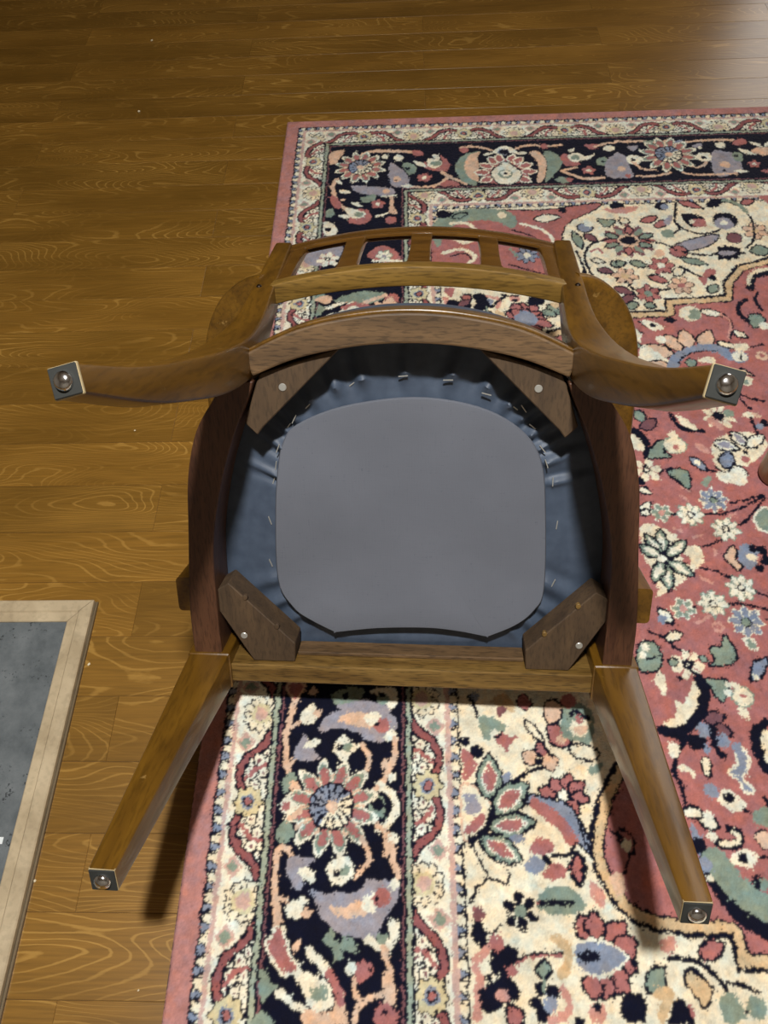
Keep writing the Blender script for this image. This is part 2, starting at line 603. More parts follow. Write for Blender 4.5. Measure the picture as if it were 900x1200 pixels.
D r - 5.3 416 749
P c - 407 773 419 784 421 766
F c n - 6 23.6 362 705
D n - 4.2 361 712
D n - 7.8 348 684
E k - - 12 445 757 466 736
P g - 440 680 451 689 458 686 445 673
D n - 8.1 565 795
D b - 6.4 556 788
P w - 375 1008 405 1005 394 978 381 970
L n 4 375 1008 390 1010 406 1003
D g n 7.6 388 974
P w - 380 946 394 944 390 936 379 936
E w - n 14 561 1002 584 987
L n 5 562 1019 560 998 552 986
P w - 416 1019 440 1021 444 1010 420 1009
D n - 3.6 425 1019
P r n 302 1318 306 1356 337 1362 373 1371 358 1350 320 1331
F m p - 12 52.0 421 1252
D p - 20.8 421 1252
E n - n 20 406 1253 437 1252
E r - - 13 444 1251 474 1250
E g - n 13 439 1243 463 1232
E g - - 13 430 1236 441 1216
E r - n 13 418 1234 414 1210
E g - - 13 407 1237 390 1218
E g - n 13 400 1245 373 1236
E r - - 13 398 1253 368 1254
E g - n 13 402 1261 378 1273
E g - - 13 412 1268 400 1289
E r - n 13 424 1271 428 1296
E g - - 13 435 1267 453 1287
E g - n 13 442 1259 470 1269
F r w n 6 25.0 470 1177
F p t n 6 24.9 398 1151
F r g n 6 24.4 433 1103
F p r n 6 24.4 496 1122
F p t n 6 25.5 667 1271
F n r - 6 23.1 342 1123
E g - n 17 413 1192 442 1177
E m - n 17 350 1173 378 1162
E r - n 17 440 1150 474 1132
E m - n 17 373 1120 406 1104
E m - n 17 379 1077 408 1102
E c - n 17 489 1150 510 1170
E g - n 17 510 1196 555 1178
E r - n 17 539 1370 581 1344
E n - n 17 591 1350 625 1370
E c - n 17 415 1320 427 1303
E m - n 17 337 1273 360 1253
E g - n 17 317 1284 329 1231
E g - n 17 542 1102 561 1122
E g - n 17 389 1064 409 1080
E g - n 17 422 1074 440 1068
E r - n 17 660 1354 687 1367
E g - n 17 382 1195 390 1176
E r - n 17 454 1308 487 1321
E r - n 17 477 1291 506 1310
E g - n 17 387 1185 404 1188
P l n 499 1228 536 1249 591 1263 582 1241 539 1220
D r n 15.5 509 1217
E n - - 14 597 1208 571 1209
E n - - 14 598 1210 584 1228
E n - - 14 600 1211 599 1232
E n - - 14 601 1210 615 1230
E n - - 14 603 1210 630 1223
E n - - 14 603 1208 634 1207
E n - - 14 602 1207 618 1192
E n - - 14 599 1206 597 1187
E n - - 14 598 1207 577 1190
E l - n 16 580 1209 618 1209
D n - 24.3 617 1305
D l - 18.3 613 1295
D w l 7.5 613 1298
P n - 534 1325 561 1328 580 1307 569 1287 545 1291
P r - 555 1311 578 1310 574 1288 553 1289
D c - 6.7 552 1304
D m n 13.9 622 1252
P g n 643 1210 660 1228 677 1218 669 1199
P g n 370 1319 389 1315 404 1314 386 1294
P b n 327 1297 343 1306 356 1292 340 1280
P l - 508 1323 519 1323 508 1299 495 1297
D n - 14.7 415 1358
P k - 383 1349 410 1351 454 1356 443 1340 407 1336
D n - 12.9 501 1354
D b - 7.7 507 1352
P r - 540 1149 556 1167 567 1160 555 1143
P r - 531 1143 547 1143 538 1120
D n - 7.9 557 1141
P w - 662 1323 708 1338 703 1301 678 1302
P r - 700 1377 726 1376 719 1348
D g - 12.5 499 1270
D p - 10.6 472 1213
L r 5 345 1224 359 1230 365 1217
L n 5 383 1258 348 1243 331 1212 334 1169 340 1141
L n 5 454 1252 489 1238 506 1221
L n 5 533 1363 521 1302 542 1275 573 1266 605 1279
L n 5 625 1366 658 1344 668 1296 656 1244 637 1221
L n 5 518 1216 544 1207 570 1204
L n 5 522 1302 522 1282 511 1269
L n 5 505 1175 525 1153 536 1146
L n 5 398 1136 407 1115
L n 5 453 1111 474 1113
L n 5 316 1225 324 1187 324 1157
L g 9 629 1368 652 1357 663 1330
D c - 15.8 352 1097
P g - 334 1109 356 1096 362 1082 339 1086
P k - 356 1071 385 1075 387 1064 359 1062
E w - n 12 342 1199 366 1192
D n - 5.7 325 1163
L n 16 619 1111 630 1140 648 1148 677 1153
L c 8 618 1123 630 1149 650 1158 679 1161
L n 7 628 1099 619 1076 625 1054
P r - 638 1122 670 1127 657 1075 634 1076
L n 9 604 1081 587 1066 584 1044 596 1024
P g n 598 1038 618 1043 622 1021 599 1011
D c - 19.9 498 1048
D g - 13.0 504 1046
D w - 8.4 489 1050
E w - n 15 517 1054 557 1042
L n 4 553 1045 566 1023 555 985
L k 4 551 1045 563 1023 551 985
E w - n 14 563 1002 583 986
P w - 403 1033 428 1031 443 1015 424 1008
D n - 6.1 426 1020
L n 3 403 1033 414 1016
E n - n 9 451 1033 470 1033
P c - 379 1017 401 1006 393 985 378 985
D w - 9.0 619 1014
P l - -45 1527 -25 1511 -7 1480 -6 1444 -36 1444 -47 1476
D p - 9.4 -30 1469
D n - 3.2 -30 1466
P g - -18 1523 4 1521 12 1500 -3 1482
D n - 5.5 -7 1505
L p 9 -159 1475 -165 1446 -159 1417 -148 1388 -133 1373
L p 9 -114 1552 -92 1570 -40 1570 5 1564 20 1558
P r - 3 1571 23 1567 27 1551 8 1551
P w - -38 1548 -25 1557 -14 1544 -29 1532
D w - 8.2 -57 1549
P r - 30 1526 33 1502 70 1491 84 1514 71 1543 64 1549 67 1524 52 1504
P w - 36 1538 56 1537 67 1518 52 1504 37 1512
E w - - 12 5 1531 34 1509
E w - - 12 49 1556 63 1531
P g - 41 1526 60 1528 65 1515 48 1513
F r w - 5 17.3 28 1472
L p 8 -3 1443 47 1441 83 1474
L p 8 66 1488 80 1473 115 1447
P r - 61 1450 83 1461 104 1442 68 1440
P g - 94 1505 108 1541 134 1558 141 1552 114 1522 116 1474 139 1440 108 1455
P p - 130 1546 144 1533 140 1455 123 1468 121 1503
E w - - 12 -21 1445 7 1444
P l - -127 1450 -75 1445 -39 1437 -37 1417 -75 1416 -110 1426
D p - 7.9 -53 1430
P g - -105 1408 -75 1418 -74 1401 -95 1392
F r w - 5 16.9 -69 1387
P r - -129 1343 -123 1370 -91 1368 -82 1341 -97 1324 -121 1326
P w - -137 1376 -109 1369 -93 1355 -108 1342 -126 1348
D g - 9.1 -108 1355
E w - - 12 -150 1354 -125 1345
E w - - 12 -124 1395 -102 1380
L p 8 -41 1411 -40 1366
D p - 9.1 -37 1361
D r - 11.7 -42 1334
L w 6 -60 1412 -32 1414
L w 5 -73 1346 -59 1351 -49 1356
E w - - 10 -154 1434 -125 1427
P p - -175 1574 -145 1576 -165 1530 -177 1537
P r - -169 1420 -153 1411 -144 1379 -162 1383
D p - 4.3 -142 1404
P g - -177 1361 -165 1377 -157 1355 -173 1347
P w - -177 1334 -156 1322 -151 1295 -175 1291
D n - 6.9 -169 1309
E w - - 9 -163 1472 -144 1457
S 57.2 -109 1515
P g - 110 1516 123 1553 153 1557 129 1534 120 1491 139 1446 125 1450 112 1480
P p - 114 1510 126 1546 151 1556 132 1515 135 1458 119 1474
P g - 285 1554 313 1543 321 1506 297 1465 278 1445 290 1501
P p - 255 1552 277 1551 289 1507 275 1451 262 1448 271 1508
P r - 152 1483 165 1509 186 1526 202 1531 221 1524 237 1505 248 1478 236 1450 210 1442 175 1444 158 1454
E r - w 17 164 1484 135 1484
E r - w 17 172 1500 148 1513
E r - w 17 182 1513 168 1537
E r - w 17 193 1518 187 1546
E r - w 17 212 1517 222 1544
E r - w 17 221 1511 239 1533
E r - w 17 231 1498 257 1509
E r - w 17 235 1483 264 1481
E r - w 17 227 1464 249 1447
E r - w 17 170 1466 145 1452
P w n 170 1483 188 1506 202 1519 222 1499 233 1474 217 1445 182 1446
D g - 15.0 199 1476
D w - 10.7 199 1478
D n - 4.6 199 1478
P w - 171 1547 187 1568 206 1577 227 1560 234 1544 215 1551 189 1552
D n b 9.5 200 1555
L p 7 175 1562 143 1577 109 1575
L p 7 227 1566 258 1577 287 1572 327 1573
P r - 280 1576 298 1578 289 1560
P r - 320 1530 335 1542 359 1504 336 1496 323 1506
P w - 337 1535 357 1544 369 1531 356 1513 339 1517
D g - 8.6 351 1527
E w - - 12 360 1516 395 1536
E w - - 10 339 1548 353 1560
F r w - 5 16.3 373 1480
L p 8 317 1482 360 1453 402 1454
L p 6 317 1482 350 1492
P g - 300 1453 318 1461 330 1443 309 1441
P r - 321 1455 339 1454 330 1443
P r - 375 1571 404 1573 394 1554
L p 6 396 1564 426 1575 441 1575
D w - 11.5 427 1556
P g - 397 1520 416 1525 415 1495 394 1502
D n - 4.3 407 1510
P l - 418 1519 444 1524 433 1453 407 1466
D r - 10.3 116 1566
E w - - 10 156 1548 178 1550
E w - - 10 229 1547 251 1549
P l - 435 1537 456 1529 460 1487 462 1454 430 1450 424 1459
D p - 9.1 441 1482
D r - 6.3 452 1458
D w - 16.3 473 1513
D n - 5.7 471 1512
D w - 16.2 620 1515
D n - 5.6 618 1514
P l - 639 1532 665 1534 689 1514 689 1470 667 1453 629 1452
D p - 11.1 657 1486
D n - 4.1 650 1467
P g - 680 1524 698 1526 697 1499 682 1500
D n - 4.9 686 1515
L p 7 445 1580 507 1578 535 1569 548 1562
L p 7 559 1561 616 1574 666 1574 695 1573
P p - 536 1578 558 1577 544 1562
P b - 568 1573 587 1579 581 1563
P g - 503 1577 526 1579 516 1564
D w - 10.7 662 1556
P l - 464 1560 490 1562 476 1544
P l - 601 1556 624 1564 617 1546
D w - 4.3 618 1549
P r - 690 1567 714 1578 717 1559 694 1554
E w - - 12 695 1542 728 1516
E w - - 10 725 1565 749 1545
P p - 720 1528 742 1545 757 1532 749 1514
F r w - 5 15.2 717 1486
L p 6 470 1504 484 1480 511 1475
L p 6 621 1497 603 1480 580 1487
L p 6 469 1457 507 1455 541 1465
L p 6 565 1464 598 1454 675 1456
E w - - 10 670 1465 700 1460
P r - 725 1462 747 1467 743 1449
S 63.2 548 1528
P r n 38 1221 47 1319 128 1354 272 1353 380 1370 363 1346 323 1321 299 1288 284 1212 269 1136 186 1134 47 1153
P g - 44 1319 100 1360 186 1356 211 1323 192 1297 132 1316 81 1302 49 1246
P r - 56 1251 78 1307 133 1326 183 1313 194 1276 144 1217 61 1210
E w - n 22 245 1324 297 1330
L c 9 78 1318 112 1316 131 1284 109 1259 86 1270
L n 4 74 1302 111 1300 120 1279
D g - 8.4 105 1280
L w 7 217 1312 265 1284 277 1237
L n 4 199 1292 246 1264 258 1213
F b w n 8 24.4 222 1217
L c 8 62 1230 95 1239 121 1218 106 1194
L n 4 75 1220 103 1226 114 1209
L g 6 191 1236 202 1215
L n 4 184 1191 252 1160
E n - n 20 51 1346 83 1350
E g - n 14 82 1336 114 1349
D n - 8.5 305 1349
D c - 10.2 182 1340
D w - 10.0 351 1306
P g - -146 1103 -101 1125 -50 1119 -69 1096 -120 1098
P r - -132 1080 -107 1097 -75 1087 -81 1065
D w - 13.9 -109 1072
L p 8 -88 1097 -50 1114
P p - -56 1091 -37 1109 -31 1081
P p - -184 1109 -153 1117 -158 1095
E n - n 20 120 1090 139 1085
D n - 11.3 124 1104
D n - 11.2 123 1077
E m - n 14 82 1082 108 1095
E r - n 18 195 1048 168 1062
E r - n 18 198 1050 181 1070
E r - n 18 204 1050 206 1069
E r - n 18 210 1047 230 1058
E r - n 18 213 1043 240 1042
E r - n 18 216 1038 251 1024
D b - 20.8 204 1043
E g - n 16 236 1064 260 1050
L n 5 151 1085 171 1102 197 1106
P r - 59 1129 78 1128 71 1105
D n - 9.9 220 1087
P l - -219 1231 -186 1255 -139 1258 -144 1223 -187 1200
F w n - 6 23.4 -164 1219
P r - -88 1226 -63 1255 -35 1244 -21 1214 -54 1205
F w l g 6 16.6 -54 1225
L w 6 -77 1211 -21 1209"""
PAL = {'n': (15, 17, 36), 'c': (238, 229, 203), 'w': (238, 235, 216), 'r': (176, 114, 111), 'p': (224, 190, 164), 'k': (208, 154, 142),
       'g': (138, 154, 140), 'b': (138, 148, 168), 'l': (160, 156, 166), 't': (218, 190, 150), 'm': (126, 86, 92), 'P': (186, 132, 126),
       'y': (216, 206, 168), 's': (206, 174, 164), 'R': (150, 92, 92), 'G': (166, 176, 158)}
PALL = {k: np.array(lin(*v)[:3]) for k, v in PAL.items()}
RX0, RX1, RY1, RY0 = -0.2825, 1.7825, 1.70, -0.61
ZR = 0.009
def axis_lines(a, b, fa, fb, fine, coarse, far=9, ffar=0.002):
    L_ = [a, a + 0.0004, a + 0.0025]
    v = a + 0.0045
    while v < b - 0.0045:
        L_.append(v); v += (ffar if v > far else fine) if fa <= v <= fb else coarse
    return np.array(L_ + [b - 0.0025, b - 0.0004, b])
gx = axis_lines(RX0, RX1, -1, 0.93, 0.0016, 0.005); gy = axis_lines(RY0, RY1, -0.12, 2, 0.0016, 0.005, 0.95, 0.0021)
GX, GY = np.meshgrid(gx, gy); NX, NY = len(gx), len(gy)
rng = np.random.default_rng(5)
def vnoise(cell, seed):
    """smooth value noise over the rug, about one unit high"""
    g = np.random.default_rng(seed).normal(0, 1, (int(2.6 / cell) + 3, int(2.4 / cell) + 3))
    fx, fy = (GX + 0.3) / cell, (GY + 0.65) / cell; ix, iy = fx.astype(int), fy.astype(int); fx, fy = fx - ix, fy - iy
    fx, fy = fx * fx * (3 - 2 * fx), fy * fy * (3 - 2 * fy)
    return (g[iy, ix] * (1 - fx) + g[iy, ix + 1] * fx) * (1 - fy) + (g[iy + 1, ix] * (1 - fx) + g[iy + 1, ix + 1] * fx) * fy
SX = GX + vnoise(0.007, 1) * 0.0009 + vnoise(0.0032, 2) * 0.0006 + rng.normal(0, 0.0005, GX.shape)
SY = GY + vnoise(0.007, 3) * 0.0009 + vnoise(0.0032, 4) * 0.0006 + rng.normal(0, 0.0005, GX.shape)
COL = np.zeros(GX.shape + (3,), np.float32)
def paint(mask, c, sl=None):
    (COL if sl is None else COL[sl])[mask] = PALL[c]
def pip(px, py, poly):
    inside = np.zeros(px.shape, bool); n = len(poly)
    for i in range(n):
        x1, y1 = poly[i]; x2, y2 = poly[(i + 1) % n]
        if y1 == y2: continue
        c = ((y1 > py) != (y2 > py)) & (px < (x2 - x1) * (py - y1) / (y2 - y1) + x1); inside ^= c
    return inside
def segdist(px, py, pts, closed=False):
    d = np.full(px.shape, 9.0); n = len(pts)
    for i in range(n if closed else n - 1):
        ax, ay = pts[i]; bx, by = pts[(i + 1) % n]; dx, dy = bx - ax, by - ay
        t = np.clip(((px - ax) * dx + (py - ay) * dy) / (dx * dx + dy * dy + 1e-12), 0, 1)
        d = np.minimum(d, np.hypot(px - ax - t * dx, py - ay - t * dy))
    return d
def window(x0, x1, y0, y1, m=0.006):
    i0, i1 = np.searchsorted(gx, (x0 - m, x1 + m)); j0, j1 = np.searchsorted(gy, (y0 - m, y1 + m))
    sl = (slice(j0, j1), slice(i0, i1))
    return sl, SX[sl], SY[sl]
# bands, counted inwards from the edge
dl, dt, dr, db = SX - RX0, RY1 - SY, RX1 - SX, SY - RY0
D_ = np.minimum(np.minimum(dl, dt), np.minimum(dr, db))
side = np.where(D_ == dl, 0, np.where(D_ == dt, 1, np.where(D_ == dr, 2, 3)))
ALONG = np.where((side % 2) == 0, SY, SX)
S0 = np.where((side % 2) == 0, 0.319, RX0 + 0.0675)
paint(D_ >= 0, 'P')
def band(a, b, c): paint((D_ >= a) & (D_ < b), c)
band(0.0285, 0.0315, 'n'); band(0.0315, 0.041, 'c'); band(0.041, 0.047, 's'); band(0.047, 0.092, 'w')
def guard(a, b):
    f = np.mod(ALONG, 0.0215) / 0.0215; q = (D_ - a) / (b - a); on = (q >= 0) & (q < 1)
    paint(on & (f < 0.5) & (np.abs(f - 0.25) * 4 < 1 - q * 0.6), 'b')
    paint(on & (np.abs(np.abs(f - 0.25) * 4 - (1 - q * 0.6)) < 0.2) & (f < 0.55), 'n'); paint(on & (f > 0.9), 'n')
guard(0.0315, 0.041)
def stripes(a, flip):
    for u, v, c in ((0, 0.0032, 'n'), (0.0032, 0.0085, 'G'), (0.0085, 0.012, 'n'), (0.012, 0.0145, 'm'), (0.0145, 0.015, 'n')):
        if flip: u, v = 0.015 - v, 0.015 - u
        band(a + u, a + v, c)
def minor(a, b, flip, phase):
    sl = (D_ >= a) & (D_ < b); q = (D_[sl] - a) if not flip else (b - D_[sl])
    s = np.mod(ALONG[sl] - S0[sl] + phase + 0.111, 0.222) - 0.111; s = np.abs(s); W_ = b - a; c = np.tile(PALL['w'], (s.size, 1))
    def pt(m, k): c[m] = PALL[k]
    dm = np.abs(s - 0.037) / 0.013 + np.abs(q - 0.013) / 0.013; pt(dm < 1, 's'); pt(dm < 0.6, 'g')
    path = [(0.026, 0.045), (0.037, 0.04), (0.047, 0.03), (0.056, 0.018), (0.07, 0.01), (0.085, 0.009), (0.096, 0.014)]
    d1 = segdist(s, q, path); pt((s > 0.03) & (q > np.interp(s, [p[0] for p in path], [p[1] for p in path])) & (s < 0.1), 'w')
    pt(d1 < 0.0066, 'n'); pt(d1 < 0.0038, 'R')
    for x, y, r in ((0.06, 0.033, 0.007), (0.076, 0.024, 0.0075), (0.075, 0.039, 0.006), (0.09, 0.03, 0.006), (0.051, 0.041, 0.004)):
        e = np.hypot((s - x), (q - y) * 1.1); pt(e < r + 0.0022, 'n'); pt(e < r, 'w'); pt(e < r * 0.35, 'm')
    pt(segdist(s, q, [(0.066, 0.045), (0.07, 0.03), (0.084, 0.018)]) < 0.0026, 'r')
    th = np.arctan2(q - 0.024, s - 0.111); rr = np.hypot(s - 0.111, q - 0.024)
    R_ = 0.0165 + 0.002 * np.cos(8 * th); pt(rr < R_ + 0.002, 'n'); pt(rr < R_, 'y'); pt(rr < 0.009, 'b'); pt(rr < 0.0065, 'n'); pt(rr < 0.0045, 'r')
    th = np.arctan2(q - 0.03, s); rr = np.hypot(s, q - 0.03); R_ = 0.0215 + 0.002 * np.cos(11 * th)
    pt(rr < R_ + 0.002, 'n'); pt(rr < R_, 'c'); pt((rr < R_ - 0.002) & (rr > 0.012) & (np.cos(11 * th) < -0.6), 'n'); pt(rr < 0.0135, 'y'); pt(rr < 0.009, 's')
    COL[sl] = c
minor(0.047, 0.0915, False, 0.0)
stripes(0.0915, False); band(0.1065, 0.262, 'n'); stripes(0.262, True)
minor(0.277, 0.3185, True, -0.02); band(0.3185, 0.325, 's'); band(0.325, 0.334, 'c'); guard(0.325, 0.334); band(0.334, 0.3365, 'n')
FIELD = D_ >= 0.3365
paint(FIELD, 'c')
# the rose medallion field with its stepped, lobed outline
q1 = [(0.671, -0.102), (0.609, -0.081), (0.576, -0.04), (0.568, -0.002), (0.459, 0.004), (0.457, 0.033), (0.348, 0.035), (0.346, 0.067), (0.3, 0.067), (0.269, 0.071),
      (0.243, 0.08), (0.224, 0.095), (0.205, 0.134), (0.204, 0.16), (0.21, 0.185), (0.224, 0.219), (0.245, 0.25), (0.27, 0.28), (0.262, 0.31), (0.235, 0.36), (0.21, 0.44), (0.2, 0.5)]
CYR, CXR = 0.545, 0.75
left = q1 + [(x, 2 * CYR - y) for x, y in reversed(q1)]
ROSE = left + [(2 * CXR - x, y) for x, y in reversed(left)]
sl, wx, wy = window(0.18, 2 * CXR - 0.18, -0.12, 1.21)
ins = pip(wx, wy, ROSE) & FIELD[sl]; dd = segdist(wx, wy, ROSE, True)
paint(ins, 'r', sl); paint(ins & (dd < 0.0165), 'n', sl); paint(ins & (dd < 0.0135), 't', sl); paint((dd < 0.0028) & FIELD[sl], 'n', sl)
def smooth2(p, closed): return [tuple(v) for v in crom(p, 4, closed)] if len(p) > 2 else p
def leaf_poly(x0, y0, x1, y1, wd):
    dx, dy = x1 - x0, y1 - y0; ln = math.hypot(dx, dy) + 1e-9; nx, ny = -dy / ln, dx / ln; o = []
    prof = [(0, 0), (0.12, 0.55), (0.35, 1), (0.6, 0.95), (0.82, 0.55), (1, 0)]
    for t, h in prof: o.append((x0 + dx * t + nx * wd / 2 * h, y0 + dy * t + ny * wd / 2 * h))
    for t, h in prof[-2:0:-1]: o.append((x0 + dx * t - nx * wd / 2 * h, y0 + dy * t - ny * wd / 2 * h))
    return o
def poly_fill(p, c, o, ow=0.0027, inner=None):
    xs = [a for a, _ in p]; ys = [b for _, b in p]
    sl, x, y = window(min(xs), max(xs), min(ys), max(ys))
    if x.size == 0: return
    i = pip(x, y, p); d = segdist(x, y, p, True) if (o != '-' or inner) else None
    if o != '-': paint(i | (d < ow), o, sl); paint(i & (d > ow * 0.25), c, sl)
    else: paint(i, c, sl)
    if inner:
        mx = d[i].max() if i.any() else 0
        if inner == 'r': paint(i & (d > mx * 0.36), 'w', sl); paint(i & (d > mx * 0.5), inner, sl)
        else: paint(i & (d > mx * 0.45), inner, sl)
def draw(line, mir=None):
    a = line.split(); k = a[0]
    def XY(v):
        p = [(float(v[i]) / 1000, float(v[i + 1]) / 1000) for i in range(0, len(v), 2)]
        return [mir(x, y) for x, y in p] if mir else p
    if k == 'P': poly_fill(smooth2(XY(a[3:]), True), a[1], a[2])
    elif k == 'L':
        p = smooth2(XY(a[3:]), False); wd = float(a[2]) / 2000
        sl, x, y = window(min(q[0] for q in p), max(q[0] for q in p), min(q[1] for q in p), max(q[1] for q in p), 0.006 + wd)
        paint(segdist(x, y, p) < wd, a[1], sl)
    elif k == 'E':
        p = XY(a[5:]); poly_fill(leaf_poly(*p[0], *p[1], float(a[4]) / 1000), a[1], a[3], inner=None if a[2] == '-' else a[2])
    elif k == 'D':
        (x0, y0), r = XY(a[4:])[0], float(a[3]) / 1000
        sl, x, y = window(x0 - r, x0 + r, y0 - r, y0 + r); e = np.hypot(x - x0, y - y0)
        if a[2] != '-': paint(e < r + 0.0022, a[2], sl)
        paint(e < r, a[1], sl)
    elif k == 'F':
        (x0, y0), r, n = XY(a[6:])[0], float(a[5]) / 1000, int(a[4])
        sl, x, y = window(x0 - r, x0 + r, y0 - r, y0 + r); e = np.hypot(x - x0, y - y0); th = np.arctan2(y - y0, x - x0) + x0 * 40
        cs = np.cos(n * th); rr = r * (0.86 + 0.14 * np.sign(cs) * np.abs(cs) ** 0.6)
        if a[3] != '-': paint(e < rr + 0.0012, a[3], sl)
        paint(e < rr - 0.0012, a[1], sl); paint((cs < -0.86) & (e < rr) & (e > r * 0.3), a[3] if a[3] != '-' else 'r', sl)
        if a[2] == 'n': paint(e < r * 0.3, 'n', sl); paint(e < r * 0.17, 'w' if a[1] != 'n' else 'g', sl)
        else: paint(e < r * 0.3, a[2], sl)
    elif k == 'S':
        (x0, y0), r = XY(a[2:])[0], float(a[1]) / 1000
        sl, x, y = window(x0 - r, x0 + r, y0 - r, y0 + r); e = np.hypot(x - x0, y - y0) / r; th = np.arctan2(y - y0, x - x0) + 0.26
        f = np.abs(np.mod(th / (2 * np.pi) * 12, 1) - 0.5) * 2     # 1 at a petal's middle
        tip = 0.62 + 0.40 * (1 - (1 - f) ** 1.6)
        paint(e < tip * 0.98, 'w', sl); paint((e < tip * 0.88) & (f > 0.25), 'g', sl); paint((e < tip * 0.80) & (f > 0.45), 'r', sl); paint((e < 0.66) & (f < 0.16), 'p', sl)
        paint(e < 0.475, 'n', sl); g2 = np.abs(np.mod(th / (2 * np.pi) * 14, 1) - 0.5) * 2
        blue = (np.cos(th - 2.6) > -0.2)
        paint((e < 0.43) & (g2 > 0.3) & blue, 'b', sl); paint((e < 0.43) & (g2 > 0.3) & ~blue, 'c', sl); paint((e < 0.3) & (e > 0.26) & (g2 < 0.6), 'n', sl); paint(e < 0.13, 'p', sl)
lines_ = RUG.strip().split('\n')
for ln in lines_:
    t = ln.split(); xs = [float(v) for v in t[-2:]]
    if xs[0] > 270: draw(ln, lambda x, y: (2 * CXR - x, y)); draw(ln, lambda x, y: (2 * CXR - x, 2 * CYR - y))
    if xs[1] < 340 and xs[0] < 300: draw(ln, lambda x, y: (x, -0.07 - y))
    if xs[1] > 1100 and xs[0] < 750: draw(ln, lambda x, y: (2 * CXR - x, y))
    if xs[1] < 340 and xs[0] < 270: draw(ln, lambda x, y: (x, 2 * CYR - y))
for ln in lines_: draw(ln)
# dye and pile vary from knot to knot and in slow bands
tone = 1 + 0.07 * rng.normal(0, 1, GX.shape) + 0.07 * vnoise(0.006, 11) + 0.06 * vnoise(0.02, 12)
warm = 0.05 * vnoise(0.012, 13) + 0.04 * vnoise(0.005, 14)
COL *= np.stack([tone * (1 + warm), tone, tone * (1 - warm)], -1).astype(np.float32)
# stray knots of a neighbour's colour
jx = np.clip(np.arange(NX)[None, :] + rng.integers(-2, 3, GX.shape), 0, NX - 1); jy = np.clip(np.arange(NY)[:, None] + rng.integers(-2, 3, GX.shape), 0, NY - 1)
pick = (rng.random(GX.shape) < 0.10) & (D_ > 0.012); COL[pick] = COL[jy, jx][pick]
# soft blend of neighbouring knots
B2 = COL.copy(); B2[1:-1, 1:-1] = COL[1:-1, 1:-1] * 0.72 + 0.07 * (COL[:-2, 1:-1] + COL[2:, 1:-1] + COL[1:-1, :-2] + COL[1:-1, 2:]); COL = np.clip(B2, 0.002, 1)
edge = np.minimum(np.minimum(GX - RX0, RX1 - GX), np.minimum(GY - RY0, RY1 - GY))
GZ = np.interp(edge, [0, 0.0004, 0.0025, 0.0045], [0.0, 0.0055, 0.0078, ZR]) + np.clip(rng.normal(0, 0.0004, GX.shape), -0.0012, 0.0006) * (edge > 0.004)
me = bpy.data.meshes.new('rug')
nv = NX * NY; me.vertices.add(nv); me.vertices.foreach_set('co', np.stack([GX, GY, GZ], -1).astype(np.float32).ravel())
idx = np.arange(nv).reshape(NY, NX); quads = np.stack([idx[:-1, :-1], idx[:-1, 1:], idx[1:, 1:], idx[1:, :-1]], -1).reshape(-1, 4)
me.loops.add(quads.size); me.loops.foreach_set('vertex_index', quads.ravel().astype(np.int32))
me.polygons.add(len(quads)); me.polygons.foreach_set('loop_start', np.arange(0, quads.size, 4, dtype=np.int32)); me.polygons.foreach_set('loop_total', np.full(len(quads), 4, np.int32))
me.update(); me.validate()
ca = me.color_attributes.new('knots', 'FLOAT_COLOR', 'POINT')
ca.data.foreach_set('color', np.concatenate([COL.reshape(-1, 3), np.ones((nv, 1))], 1).astype(np.float32).ravel())
me.polygons.foreach_set('use_smooth', np.ones(len(quads), bool))
M_rug, nt, b = mat('rug_wool', (0.5, 0.5, 0.5, 1), 0.95, spec=0.15)
at_ = nd(nt, 'ShaderNodeAttribute', attribute_name='knots'); nt.links.new(at_.outputs['Color'], b.inputs['Base Color'])
b.inputs['Sheen Weight'].default_value = 0.08
tc = nd(nt, 'ShaderNodeTexCoord'); nz = nd(nt, 'ShaderNodeTexNoise', i_Scale=420.0, i_Detail=2.0); nt.links.new(tc.outputs['Object'], nz.inputs[0])
bump(nt, b, nz.outputs[0], 0.5, 0.002)
me.materials.append(M_rug)
tag(link('rug', me), 'rose, cream and navy floral wool rug lying on the plank floor', 'rug')

# ------------------------------------------------------------------ hearth plate on the left
M_frame = wood('frame_wood', lin(172, 154, 124), lin(204, 186, 154), (20, 20, 20), 0.5, 0.1, pores=0.15)
m_, nt, b = mat('slate', lin(84, 92, 98), 0.55); M_slate = m_
tc = nd(nt, 'ShaderNodeTexCoord'); n1 = nd(nt, 'ShaderNodeTexNoise', i_Scale=22.0, i_Detail=8.0, i_Roughness=0.7); nt.links.new(tc.outputs['Object'], n1.inputs[0])
c = ramp(nt, n1.outputs[0], [(0.3, lin(76, 83, 87)), (0.7, lin(116, 122, 125))])
n2 = nd(nt, 'ShaderNodeTexNoise', i_Scale=240.0, i_Detail=3.0); nt.links.new(tc.outputs['Object'], n2.inputs[0])
sp = ramp(nt, n2.outputs[0], [(0.60, (0, 0, 0, 1)), (0.68, (1, 1, 1, 1))])
n3 = nd(nt, 'ShaderNodeTexNoise', i_Scale=30.0, i_Detail=2.0); nt.links.new(tc.outputs['Object'], n3.inputs[0])
sp2 = ramp(nt, n3.outputs[0], [(0.5, (0, 0, 0, 1)), (0.62, (1, 1, 1, 1))])
nt.links.new(mix(nt, mix(nt, 1.0, sp, sp2, 'MULTIPLY'), c, lin(36, 40, 44)), b.inputs['Base Color'])
HX1, HY1, HX0, HY0, HB = -0.4665, 0.487, -1.16, -0.26, 0.033
hearth = tag(link('hearth_plate', None, None, ((HX0 + HX1) / 2, (HY0 + HY1) / 2, 0)), 'grey slate hearth plate in a pale wooden frame on the floor', 'hearth plate')
hc = Vector(hearth.location)
